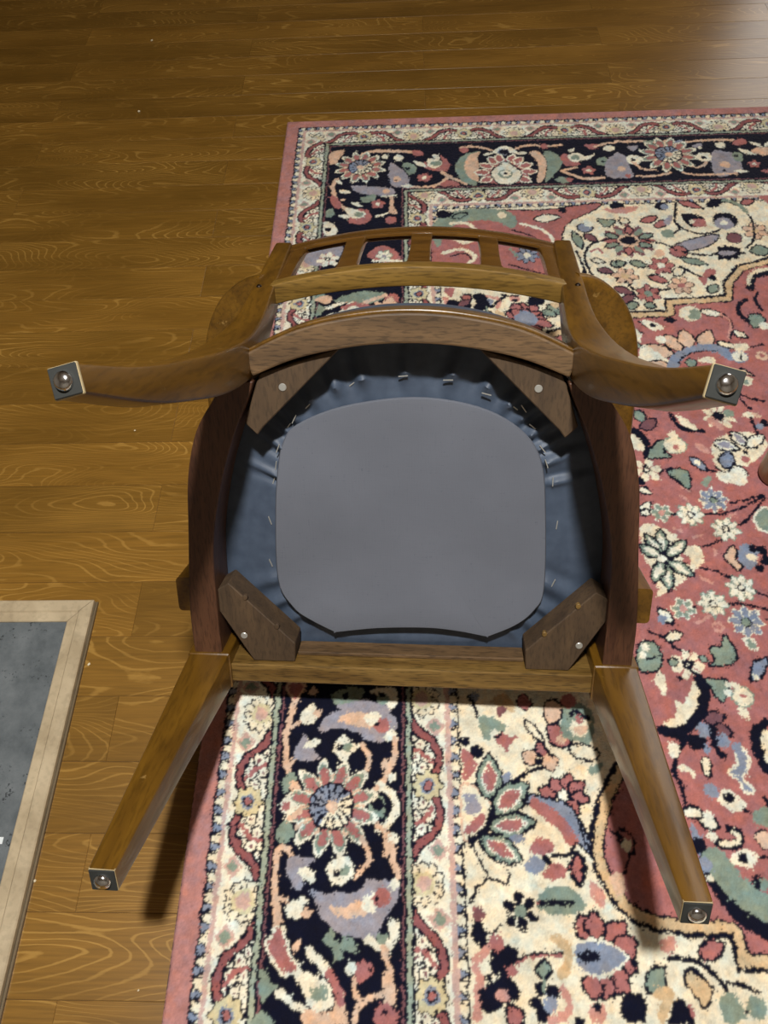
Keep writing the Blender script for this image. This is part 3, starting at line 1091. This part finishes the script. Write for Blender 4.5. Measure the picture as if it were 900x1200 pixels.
build('slab', box(HX0 + HB - hc.x, HX1 - HB - hc.x, HY0 + HB - hc.y, HY1 - HB - hc.y, 0, 0.006), M_slate, hearth)
def frame_bar(pa, pb, na, nb):
    """a mitred bar: outer edge pa-pb, inner edge na-nb; a low inner step and a raised outer step"""
    bm = bmesh.new(); lerp = lambda p, q, t: (p[0] + (q[0] - p[0]) * t, p[1] + (q[1] - p[1]) * t)
    prof = [(0, 0), (0, 0.010), (0.05, 0.0115), (0.52, 0.0115), (0.58, 0.0095), (0.96, 0.009), (1, 0.008), (1, 0)]
    A_ = [bm.verts.new((*(np.array(lerp(pa, na, t)) - hc[:2]), z)) for t, z in prof]; B_ = [bm.verts.new((*(np.array(lerp(pb, nb, t)) - hc[:2]), z)) for t, z in prof]
    for i in range(len(prof)): j = (i + 1) % len(prof); bm.faces.new((A_[i], A_[j], B_[j], B_[i]))
    bm.faces.new(A_); bm.faces.new(B_); return bm
oc = [(HX0, HY0), (HX1, HY0), (HX1, HY1), (HX0, HY1)]; ic = [(HX0 + HB, HY0 + HB), (HX1 - HB, HY0 + HB), (HX1 - HB, HY1 - HB), (HX0 + HB, HY1 - HB)]
for i in range(4):
    j = (i + 1) % 4; t = 0.0004; dxy = np.sign(np.array(oc[j]) - np.array(oc[i])) * t
    build('frame_bar', frame_bar(tuple(np.array(oc[i]) + dxy), tuple(np.array(oc[j]) - dxy), tuple(np.array(ic[i]) + dxy), tuple(np.array(ic[j]) - dxy)), M_frame, hearth)
M_strip, _, _ = mat('edge_metal', lin(120, 104, 80), 0.4, metal=0.3)
build('edge_strip', box(HX1 + 0.0012 - hc.x, HX1 + 0.0036 - hc.x, HY0 - hc.y, HY1 - hc.y, 0, 0.004), M_strip, hearth)
M_paper, _, _ = mat('white_label', lin(232, 238, 240), 0.5)
tag(build('sticker', box(-0.560 - hc.x, -0.511 - hc.x, 0.158 - hc.y, 0.166 - hc.y, 0.006, 0.0063), M_paper, hearth), 'small white strip on the slate')

# ------------------------------------------------------------------ table at the right edge
M_table = wood('table_wood', lin(120, 82, 48), lin(146, 104, 64), (30, 30, 4), 0.4, 0.2, pores=0.25)
table = tag(link('side_table', None, None, (0.80, 0.43, ZR)), 'brown wooden table with a tapered rounded leg standing on the rug', 'table')
def lathe(prof, n=24):
    bm = bmesh.new(); rings = [[bm.verts.new((r * math.cos(2 * math.pi * i / n), r * math.sin(2 * math.pi * i / n), z)) for i in range(n)] for r, z in prof]
    for a, b in zip(rings, rings[1:]):
        for i in range(n): bm.faces.new((a[i], a[(i + 1) % n], b[(i + 1) % n], b[i]))
    bm.faces.new(rings[0]); bm.faces.new(rings[-1]); return bm
for sx, sy in ((-1, -1), (1, -1), (1, 1), (-1, 1)):
    o = build('leg', lathe([(0.017, 0), (0.023, 0.002), (0.0255, 0.007), (0.0265, 0.016), (0.031, 0.2), (0.036, 0.39)]), M_table, table, (sx * 0.247, sy * 0.26, 0.0008), smooth=True)
build('table_top', box(-0.30, 0.30, -0.32, 0.32, 0.398, 0.425), M_table, table, bevel=0.006)

# ------------------------------------------------------------------ the upturned armchair
LEG = 0.312
chair = tag(link('armchair', None), 'upturned brown wooden armchair with grey-blue padded seat, underside and four legs facing up', 'chair')
CR = Matrix([[-0.998941, 0.013407, 0.044008], [0.043811, 0.569101, 0.8211], [-0.014037, 0.822158, -0.569086]])
chair.matrix_world = Matrix.Translation((-0.02402, 0.06616, 0.26427)) @ CR.to_4x4()
# chair coordinates below: x to the picture's right, y to the rear, n upwards from the underside of the seat rails
V = lambda x, y, n: Vector((-x, y, n + LEG))
GOLD_D, GOLD_L = lin(86, 58, 15), lin(122, 86, 24)
M_leg = wood('lacquered_wood', GOLD_D, GOLD_L, (34, 34, 5), 0.36, 0.25, wear=lin(160, 126, 70), pores=0.35)
M_back = wood('lacquered_back_wood', lin(88, 58, 20), lin(122, 84, 32), (8, 50, 50), 0.26, 0.5, pores=0.3)
M_rail = wood('raw_rail_wood', lin(84, 64, 42), lin(120, 93, 62), (9, 60, 60), 0.6, 0.0, pores=0.6)
M_side = wood('side_rail_wood', lin(74, 45, 30), lin(96, 63, 42), (70, 9, 70), 0.5, 0.1, pores=0.5)
M_block = wood('corner_block_wood', lin(66, 51, 36), lin(92, 72, 50), (50, 12, 50), 0.7, 0.0, pores=0.4)
M_front = wood('front_rail_wood', lin(100, 74, 34), lin(140, 110, 58), (7, 60, 60), 0.4, 0.2, pores=0.7)
M_pad, _, _ = mat('foot_pad_felt', lin(46, 48, 46), 0.8)
M_worn, _, _ = mat('worn_wood_edge', lin(176, 158, 120), 0.7)
M_glide, _, _ = mat('chrome_glide', (0.72, 0.72, 0.72, 1), 0.16, metal=1.0)
M_screw, _, _ = mat('zinc_screw', lin(205, 205, 198), 0.35, metal=0.6)
M_dark, _, _ = mat('dark_bolt', lin(38, 26, 16), 0.4, metal=0.5)

def rsec(hw, hd, r, n=3):
    r = min(r, hw * 0.98, hd * 0.98); o = []
    for sx, sy, a0 in ((1, 1, 0), (-1, 1, 90), (-1, -1, 180), (1, -1, 270)):
        for k in range(n + 1):
            a = math.radians(a0 + 90 * k / n); o.append((sx * (hw - r) + r * math.cos(a), sy * (hd - r) + r * math.sin(a)))
    return o
def sweep(path, secs, ref, rad=0.004, twist=None, capn=3, flat=False):
    """path: (x, y, n) points; secs: (half size along ref, half size across); returns a bmesh in chair mesh coordinates"""
    P = [V(*p) for p in path]; bm = bmesh.new(); rings = []; ref = Vector((-ref[0], ref[1], ref[2]))
    for i, p in enumerate(P):
        t = (P[min(i + 1, len(P) - 1)] - P[max(i - 1, 0)]).normalized()
        if flat and i == 0: t = Vector((0, 0, 1))
        A = (ref - t * ref.dot(t)).normalized(); B_ = t.cross(A)
        if twist: q = Matrix.Rotation(math.radians(twist[i]), 3, t); A, B_ = q @ A, q @ B_
        rings.append([bm.verts.new(p + A * a + B_ * b) for a, b in rsec(secs[i][0], secs[i][1], rad, capn)])
    for a, b in zip(rings, rings[1:]):
        for i in range(len(a)): bm.faces.new((a[i], a[(i + 1) % len(a)], b[(i + 1) % len(a)], b[i]))
    bm.faces.new(rings[0]); bm.faces.new(rings[-1]); return bm
def prism(outline, n0, n1):
    bm = bmesh.new(); a = [bm.verts.new(V(x, y, n0)) for x, y in outline]; b = [bm.verts.new(V(x, y, n1)) for x, y in outline]
    for i in range(len(a)): j = (i + 1) % len(a); bm.faces.new((a[i], a[j], b[j], b[i]))
    bm.faces.new(a); bm.faces.new(b); return bm
def interp(pts, n=8):
    return [tuple(v) for v in crom(pts, n)]

def foot(parent, x, y, n, half, rot=0.0, gl=0.0078, rim=None, tan=(0, 0, 1)):
    """dark pad and chrome dome under a leg; n is the leg's end"""
    tv = Vector((-tan[0], tan[1], tan[2])).normalized(); rf = Vector((-1, 0, 0)); A = (rf - tv * rf.dot(tv)).normalized(); B_ = tv.cross(A)
    q = Matrix.Rotation(math.radians(rot), 3, tv); A, B_ = q @ A, q @ B_; O_ = V(x, y, n)
    W_ = lambda a, b, h: O_ + A * a + B_ * b + tv * h
    def slab(hf, h0, h1):
        b2 = bmesh.new(); vs = [b2.verts.new(W_(a * hf, b * hf, h)) for h in (h0, h1) for a, b in ((-1, -1), (1, -1), (1, 1), (-1, 1))]
        for f in ((0, 1, 2, 3), (4, 5, 6, 7), (0, 1, 5, 4), (1, 2, 6, 5), (2, 3, 7, 6), (3, 0, 4, 7)): b2.faces.new([vs[k] for k in f])
        return b2
    tag(build('foot_pad', slab(half, -0.002, 0.001), M_pad, parent, bevel=0.0006, seg=1), 'dark pad under the leg')
    tag(build('worn_edge', slab(rim or half * 1.05, -0.0010, 0.0022), M_worn, parent, bevel=0.001), 'pale worn edge of the leg')
    bm = bmesh.new(); rings = []; N = 20
    for r, h in ((gl, 0.0), (gl, 0.0012), (gl * 0.93, 0.0030), (gl * 0.75, 0.0044), (gl * 0.45, 0.0054), (0.0001, 0.0058)):
        rings.append([bm.verts.new(W_(r * math.cos(2 * math.pi * i / N), r * math.sin(2 * math.pi * i / N), -0.0015 - h)) for i in range(N)])
    for a, b in zip(rings, rings[1:]):
        for i in range(N): bm.faces.new((a[i], a[(i + 1) % N], b[(i + 1) % N], b[i]))
    bm.faces.new(rings[0])
    tag(build('glide', bm, M_glide, parent, smooth=True, sharp=45), 'domed chrome glide')

for s in (-1, 1):
    # front leg: straight and tapered, its block runs up behind the rails
    pth = [(s * 0.2506, 0.018, -LEG), (s * 0.2475, 0.0205, -0.15), (s * 0.2447, 0.0228, -0.004), (s * 0.2447, 0.0228, -0.003), (s * 0.2447, 0.0228, 0.006), (s * 0.2447, 0.0228, 0.056)]
    sec = [(0.0123, 0.0123), (0.0185, 0.0178), (0.0245, 0.0232), (0.0258, 0.0245), (0.0258, 0.0245), (0.0252, 0.024)]
    leg = build('leg', sweep(pth, sec, (1, 0, 0), 0.0022), M_leg, chair, smooth=True)
    foot(leg, s * 0.2506, 0.018, -LEG, 0.0115)
    # rear leg and back post in one sweep
    nn = [-0.312, -0.25, -0.2, -0.15, -0.1, -0.05, 0.0, 0.05, 0.1, 0.15, 0.2, 0.3, 0.388]
    yy = [0.4565, 0.4385, 0.427, 0.419, 0.412, 0.408, 0.407, 0.411, 0.419, 0.431, 0.443, 0.466, 0.486]
    xx = [0.206, 0.200, 0.196, 0.192, 0.188, 0.186, 0.185, 0.185, 0.186, 0.188, 0.191, 0.196, 0.2005]
    hx = [0.0104, 0.0122, 0.0145, 0.0160, 0.0175, 0.0188, 0.0195, 0.0185, 0.0165, 0.0150, 0.0140, 0.0130, 0.0120]
    hy = [0.0106, 0.0132, 0.0158, 0.0178, 0.0196, 0.0208, 0.0212, 0.0205, 0.019, 0.0175, 0.0162, 0.0145, 0.013]
    raw = [(s * a, b, c) for a, b, c in zip(xx, yy, nn)]
    full = crom([r + (h1, h2) for r, h1, h2 in zip(raw, hx, hy)], 3)
    TW = 14
    post = build('back_post', sweep([tuple(q[:3]) for q in full], [(q[3], q[4]) for q in full], (1, 0, 0), 0.0035, twist=[s * TW * max(0, min(1, -q[2] / 0.312)) ** 1.2 for q in full]), M_leg, chair, smooth=True)
    foot(post, s * 0.206, 0.4565, -LEG, 0.0102, gl=0.0068, rim=0.0108, rot=s * 14, tan=tuple(np.array(full[1][:3]) - np.array(full[0][:3])))
    bb = bmesh.new(); bmesh.ops.create_uvsphere(bb, u_segments=12, v_segments=8, radius=0.0038, matrix=Matrix.Translation(V(s * 0.196, 0.4575, 0.195)))
    build('bolt', bb, M_dark, post, smooth=True, sharp=45)
    # side rail: bent outwards
    outer = interp([(0.263, 0.046), (0.2625, 0.11), (0.2535, 0.205), (0.246, 0.275), (0.231, 0.328), (0.207, 0.366), (0.196, 0.384)], 5)
    inner = interp([(0.229, 0.046), (0.229, 0.11), (0.2255, 0.19), (0.2105, 0.262), (0.191, 0.32), (0.172, 0.362), (0.163, 0.384)], 5)
    build('side_rail', prism([(s * x, y) for x, y in outer] + [(s * x, y) for x, y in reversed(inner)], 0.0, 0.056), M_side, chair, bevel=0.0015, seg=2)
    # arm, bowed outwards, and its support lapped onto the side rail
    da = 0.0103 if s > 0 else -0.0032      # each arm reaches what it rests on
    ap = interp([(s * 0.196, 0.452, 0.236), (s * 0.222, 0.442, 0.244), (s * 0.25, 0.413, 0.249), (s * 0.266, 0.37, 0.252), (s * 0.2705, 0.30, 0.254), (s * 0.2705, 0.2, 0.256 + da * 0.5), (s * 0.268, 0.13, 0.257 + da), (s * 0.266, 0.094, 0.2575 + da)], 5)
    L_ = len(ap); ah = [(0.0118 if i < L_ - 2 else 0.009, 0.0175 + 0.0055 * min(1, i / 8) - (0.004 if i > L_ - 3 else 0)) for i in range(L_)]
    build('arm', sweep(ap, ah, (0, 0, 1), 0.009, capn=4), M_leg, chair, smooth=True)
    sp_ = interp([(s * 0.2625, 0.124, 0.006), (s * 0.2635, 0.123, 0.06), (s * 0.2655, 0.117, 0.14), (s * 0.267, 0.116, 0.25)], 4)
    build('arm_support', sweep(sp_, [(0.0152, 0.0225 - 0.004 * math.sin(math.pi * i / (len(sp_) - 1))) for i in range(len(sp_))], (1, 0, 0), 0.005), M_leg, chair, smooth=True)
    # corner blocks
    fb = [(s * 0.229, 0.130), (s * 0.215, 0.139), (s * 0.139, 0.058), (s * 0.141, 0.0315), (s * 0.192, 0.0315), (s * 0.229, 0.10)]
    blk = build('corner_block', prism(fb, 0.008, 0.046), M_block, chair, bevel=0.0012, seg=1)
    rb = [(s * 0.070, 0.418), (s * 0.158, 0.390), (s * 0.1635, 0.378), (s * 0.1785, 0.335), (s * 0.166, 0.322), (s * 0.160, 0.330)]
    blk2 = build('corner_block', prism(rb, 0.010, 0.046), M_block, chair, bevel=0.0012, seg=1)
    for pb_, (x, y), n in ((blk, (0.2015, 0.0675), 0.008), (blk2, (0.1345, 0.3755), 0.010)):
        scm = prism([(s * x + 0.0042 * math.cos(k * math.pi / 8), y + 0.0042 * math.sin(k * math.pi / 8)) for k in range(16)], n - 0.0012, n + 0.003)
        so = tag(build('screw', scm, M_screw, pb_, bevel=0.0005, seg=1), 'pale screw head')
    for k, (x, y) in enumerate(((0.196, 0.1205), (0.160, 0.0818))):
        hole = prism([(s * x + 0.003 * math.cos(k2 * math.pi / 5), y + 0.0035 * math.sin(k2 * math.pi / 5)) for k2 in range(10)], 0.0065, 0.012)
        tag(build('plug', hole, M_front if s > 0 else M_block, blk, bevel=0.0005, seg=1), 'filled nail hole')

build('front_rail', prism([(-0.2195, 0.006), (0.2195, 0.006), (0.2195, 0.031), (-0.2195, 0.031)], 0.0, 0.056), M_front, chair, bevel=0.0014)
build('rail_cleat', prism([(-0.14, 0.031), (0.14, 0.031), (0.14, 0.036), (-0.14, 0.036)], 0.024, 0.05), M_rail, chair, bevel=0.001)
ro = interp([(-0.171, 0.412), (-0.115, 0.437), (-0.055, 0.450), (0, 0.454), (0.055, 0.450), (0.115, 0.437), (0.171, 0.412)], 5)
ri = interp([(-0.164, 0.389), (-0.115, 0.408), (-0.055, 0.420), (0, 0.4235), (0.055, 0.420), (0.115, 0.408), (0.164, 0.389)], 5)
build('rear_rail', prism(ro + ri[::-1], 0.0, 0.056), M_rail, chair, bevel=0.0022)
bt = [(x, y - 0.0006) for x, y in ro]; bo = [(x, y + 0.0035) for x, y in ro]
build('rail_moulding', prism(bo + bt[::-1], 0.003, 0.012), M_leg, chair, bevel=0.0014)

# back: lower rail, crest rail and the upright slats between them
YR = lambda x, n: 0.4815 + 0.19 * (n - 0.2) - 0.67 * x * x      # rear face
def arc_rail(n0, n1, th, xe, rad):
    nm = (n0 + n1) / 2; N = 24; X_ = [-xe + 2 * xe * i / N for i in range(N + 1)]
    return sweep([(x, YR(x, nm) - th / 2, nm) for x in X_], [((n1 - n0) / 2, th / 2)] * (N + 1), (0, 0.19, 1), rad, capn=3)
M_brail = wood('back_rail_wood', lin(112, 84, 34), lin(156, 122, 58), (7, 60, 60), 0.4, 0.2, pores=0.6)
build('back_rail', arc_rail(0.198, 0.2225, 0.0245, 0.183, 0.0025), M_brail, chair, smooth=True)
build('crest_rail', arc_rail(0.368, 0.402, 0.012, 0.190, 0.005), M_back, chair, smooth=True)
build('crest_bead', arc_rail(0.362, 0.3685, 0.005, 0.182, 0.0012), M_back, chair, smooth=True)
for xs, hw in ((-0.0905, 0.0135), (0.002, 0.0145), (0.094, 0.0135), (-0.1745, 0.0115), (0.1765, 0.0115)):
    pth = [(xs * (0.985 + 0.1 * (n - 0.22)), YR(xs, n) - 0.0058, n) for n in (0.220, 0.232, 0.29, 0.358, 0.372)]
    build('slat', sweep(pth, [(hw + 0.003, 0.0048), (hw, 0.0048), (hw - 0.001, 0.0048), (hw, 0.0048), (hw + 0.003, 0.0048)], (1, -1.34 * xs, 0), 0.002), M_back, chair, smooth=True)

# seat pad: cushion with its cover wrapped round the edge, dust cover and staples underneath
m_, nt, b = mat('seat_vinyl', lin(76, 88, 106), 0.52); M_vinyl = m_
tc = nd(nt, 'ShaderNodeTexCoord'); n1 = nd(nt, 'ShaderNodeTexNoise', i_Scale=60.0, i_Detail=4.0); nt.links.new(tc.outputs['Object'], n1.inputs[0])
nt.links.new(ramp(nt, n1.outputs[0], [(0.3, lin(66, 78, 96)), (0.7, lin(78, 91, 110))]), b.inputs['Base Color']); bump(nt, b, n1.outputs[0], 0.08, 0.002)
m_, nt, b = mat('dust_cloth', lin(104, 107, 118), 0.9, spec=0.2); M_cloth = m_
tc = nd(nt, 'ShaderNodeTexCoord')
mpa = nd(nt, 'ShaderNodeMapping'); mpa.inputs['Scale'].default_value = (900, 60, 1); nt.links.new(tc.outputs['Object'], mpa.inputs[0])
mpb = nd(nt, 'ShaderNodeMapping'); mpb.inputs['Scale'].default_value = (60, 900, 1); nt.links.new(tc.outputs['Object'], mpb.inputs[0])
na = nd(nt, 'ShaderNodeTexNoise', i_Scale=1.0, i_Detail=1.0); nt.links.new(mpa.outputs[0], na.inputs[0])
nb_ = nd(nt, 'ShaderNodeTexNoise', i_Scale=1.0, i_Detail=1.0); nt.links.new(mpb.outputs[0], nb_.inputs[0])
wv = nd(nt, 'ShaderNodeMath', operation='ADD'); nt.links.new(na.outputs[0], wv.inputs[0]); nt.links.new(nb_.outputs[0], wv.inputs[1])
cw = ramp(nt, wv.outputs[0], [(0.3, lin(76, 81, 92)), (0.42, lin(86, 91, 102)), (0.72, lin(108, 112, 122))])
nl = nd(nt, 'ShaderNodeTexNoise', i_Scale=9.0, i_Detail=3.0); nt.links.new(tc.outputs['Object'], nl.inputs[0])
cw = mix(nt, 1.0, cw, ramp(nt, nl.outputs[0], [(0.3, (0.92, 0.92, 0.92, 1)), (0.7, (1.06, 1.06, 1.06, 1))]), 'MULTIPLY')
nt.links.new(cw, b.inputs['Base Color']); bump(nt, b, wv.outputs[0], 0.15, 0.0008)

rim = [(0, -0.012), (0.1, -0.010), (0.2, -0.004), (0.25, 0.02), (0.262, 0.06), (0.262, 0.12), (0.254, 0.205), (0.245, 0.275), (0.228, 0.332), (0.19, 0.372), (0.165, 0.396), (0.115, 0.430), (0.055, 0.446), (0, 0.450)]
rim = rim + [(-x, y) for x, y in rim[-2:0:-1]]
rim_s = [tuple(v) for v in crom(rim, 6, True)]
NR = len(rim_s); cx0, cy0 = 0.0, 0.21
stl = [(-171, 147), (-164, 215), (-149, 290), (-131, 331), (-106, 356), (-62, 373), (-10, 383), (55, 380), (92, 362), (122, 333), (145, 294), (162, 263), (170, 178), (163, 132), (150, 90), (100, 50), (0, 42), (-100, 50), (-152, 95)]
st_s = [tuple(v / 1000) for v in crom(stl, 8, True)]
sang = np.unwrap([math.atan2(y - cy0, x - cx0) for x, y in st_s]); srad = np.hypot(*(np.array(st_s) - (cx0, cy0)).T)
def st_r(a):
    o = np.argsort(np.mod(sang, 2 * np.pi)); return float(np.interp(a % (2 * np.pi), np.mod(sang, 2 * np.pi)[o], srad[o], period=2 * np.pi))
folds = [(math.radians(a), w_, h) for a, w_, h in ((75, 2.5, 4), (92, 2.2, 3), (108, 2.5, 4), (118, 2, 4), (128, 2, 3), (137, 2, 4), (143, 1.6, 3), (150, 1.8, 4), (62, 2.3, 4), (52, 2, 4), (45, 1.8, 3), (38, 2, 4), (31, 1.8, 3), (25, 2, 4), (16, 1.5, 3), (-27, 2.5, 3), (-36, 2, 3), (-43, 2, 3), (-50, 1.6, 2), (207, 2.5, 3), (216, 2, 3), (224, 2, 3), (162, 1.5, 3))]
def fold_h(a):
    h = 0
    for f, w_, k in folds:
        d = math.degrees((a - f + math.pi) % (2 * math.pi) - math.pi); h += k * math.exp(-(d / w_) ** 2) - 0.6 * k * math.exp(-((d - 1.9 * w_) / w_) ** 2)
    return h * 0.0019
bm = bmesh.new(); NA = 420; rings = []
def rim_at(a):
    best = 0.0
    for i in range(NR):
        x1, y1 = rim_s[i]; x2, y2 = rim_s[(i + 1) % NR]; dx, dy = math.cos(a), math.sin(a)
        den = dx * (y2 - y1) - dy * (x2 - x1)
        if abs(den) < 1e-12: continue
        t = ((x1 - cx0) * (y2 - y1) - (y1 - cy0) * (x2 - x1)) / den; u = ((x1 - cx0) * dy - (y1 - cy0) * dx) / den
        if t > 0 and -1e-6 <= u <= 1 + 1e-6: best = max(best, t)
    return best
angs = [2 * math.pi * i / NA for i in range(NA)]; rr_ = [rim_at(a) for a in angs]; sr_ = [min(st_r(a), r * 0.93) for a, r in zip(angs, rr_)]
levels = [('o', 0.0, 0.142), ('o', 0.4, 0.141), ('o', 0.75, 0.138), ('o', 0.9, 0.133), ('o', 0.965, 0.126), ('o', 0.99, 0.117), ('o', 1.0, 0.104), ('o', 1.0, 0.085), ('o', 0.998, 0.068), ('o', 0.985, 0.060), ('o', 0.96, 0.0572),
          ('s', 0.75, 0.056), ('s', 0.5, 0.055), ('s', 0.28, 0.054), ('s', 0.1, 0.0525), ('s', 0.0, 0.051), ('i', 0.97, 0.0525), ('i', 0.9, 0.053), ('i', 0.5, 0.053), ('i', 0.0, 0.053)]
for kind, t, n in levels:
    row = []
    for a, r, s_ in zip(angs, rr_, sr_):
        if kind == 'o': rad_ = r * max(t, 0.002)
        elif kind == 's': rad_ = s_ + (r * 0.96 - s_) * t
        else: rad_ = s_ * max(t, 0.002)
        dn = 0
        if kind == 's': dn = -fold_h(a + 0.05 * t) * (1 - t) ** 1.3
        if kind == 'i' and t > 0.9: dn = -fold_h(a) * 0.5
        row.append(bm.verts.new(V(cx0 + rad_ * math.cos(a), cy0 + rad_ * math.sin(a), n + dn)))
    rings.append(row)
for a, b in zip(rings, rings[1:]):
    for i in range(NA): bm.faces.new((a[i], a[(i + 1) % NA], b[(i + 1) % NA], b[i]))
bm.faces.new(rings[0]); bm.faces.new(rings[-1])
pad = tag(build('seat_pad', bm, M_vinyl, chair, smooth=True, sharp=45), 'blue-grey seat cushion with gathered cover edge')
cov = [(-0.153, 0.277), (-0.146, 0.303), (-0.13, 0.323), (-0.076, 0.345), (0.004, 0.356), (0.074, 0.346), (0.122, 0.321), (0.147, 0.286), (0.156, 0.225), (0.161, 0.125), (0.150, 0.095), (0.128, 0.0745), (0.0975, 0.0585), (0.0945, 0.058), (0.06, 0.0645), (0.021, 0.068), (-0.04, 0.0655), (-0.0925, 0.058), (-0.0955, 0.0585), (-0.125, 0.075), (-0.146, 0.092), (-0.163, 0.128), (-0.16, 0.218)]
cv = [tuple(v) for v in crom(cov, 5, True)]
bm = bmesh.new(); rings = []
for t, n in ((0.985, 0.0505), (0.998, 0.047), (1.0, 0.0432), (0.992, 0.0415), (0.96, 0.0412), (0.8, 0.0425), (0.5, 0.044), (0.2, 0.0445), (0.0, 0.0445)):
    row = []
    for x, y in cv:
        lift = 0.006 * max(0, min(1, (0.13 - (cy0 + (y - cy0) * t)) / 0.05)) - 0.0035 * max(0, min(1, ((cy0 + (y - cy0) * t) - 0.25) / 0.06))
        k = max(t, 0.003); row.append(bm.verts.new(V(x * k, cy0 + (y - cy0) * k, n - lift * (1 if n < 0.05 else 0))))
    rings.append(row)
for a, b in zip(rings, rings[1:]):
    for i in range(len(a)): bm.faces.new((a[i], a[(i + 1) % len(a)], b[(i + 1) % len(a)], b[i]))
bm.faces.new(rings[-1])
tag(build('dust_cover', bm, M_cloth, pad, smooth=True, sharp=45), 'grey cloth dust cover')
staples = [(-152, 296), (-157, 273), (-162, 252), (-169, 203), (-172, 146), (-115, 345), (-131, 331), (-140, 320), (-64, 370), (-8, 380), (41, 376), (83, 361), (114, 345), (125, 343), (136, 323), (148, 298), (153, 282), (162, 259), (171, 204), (172, 129)]
for x, y in staples:
    x, y = x / 1000, y / 1000; a = math.atan2(y - cy0, x - cx0); tx, ty = -math.sin(a), math.cos(a); nx, ny = math.cos(a), math.sin(a)
    tl = 0.0052; th = 0.0005; j = random.uniform(-0.3, 0.3); tx, ty = tx + nx * j, ty + ny * j
    nlev = 0.051 - fold_h(a)
    build('staple', prism([(x + tx * tl + nx * th, y + ty * tl + ny * th), (x - tx * tl + nx * th, y - ty * tl + ny * th), (x - tx * tl - nx * th, y - ty * tl - ny * th), (x + tx * tl - nx * th, y + ty * tl - ny * th)], nlev - 0.0012, nlev + 0.0004), M_screw, pad)

# ------------------------------------------------------------------ crumbs on the floor
M_crumb, _, _ = mat('crumb', lin(225, 212, 180), 0.8)
for x, y, r, lb in ((-0.456, 0.392, 0.0026, 'pale crumb on the planks close beside the hearth plate corner'), (-0.47, 0.807, 0.0022, 'pale crumb on the planks below the upturned left rear foot'),
                    (-0.67, 2.103, 0.004, 'farthest pale speck on the floor, near the top edge'), (-0.643, 1.774, 0.0035, 'second farthest pale speck on the dark floor'),
                    (-0.462, 0.118, 0.002, 'tiny pale crumb beside the long side of the hearth frame'), (-0.315, 0.008, 0.0015, 'tiny pale crumb on the planks in front of the left front foot')):
    bm = bmesh.new(); bmesh.ops.create_icosphere(bm, subdivisions=1, radius=r)
    for v in bm.verts: v.co *= random.uniform(0.6, 1.15); v.co.z *= 0.6
    zmin = min(v.co.z for v in bm.verts)
    for v in bm.verts: v.co.z -= zmin
    tag(build('crumb', bm, M_crumb, None, (x, y, 0)), lb, 'crumb', 'crumbs on the plank floor')
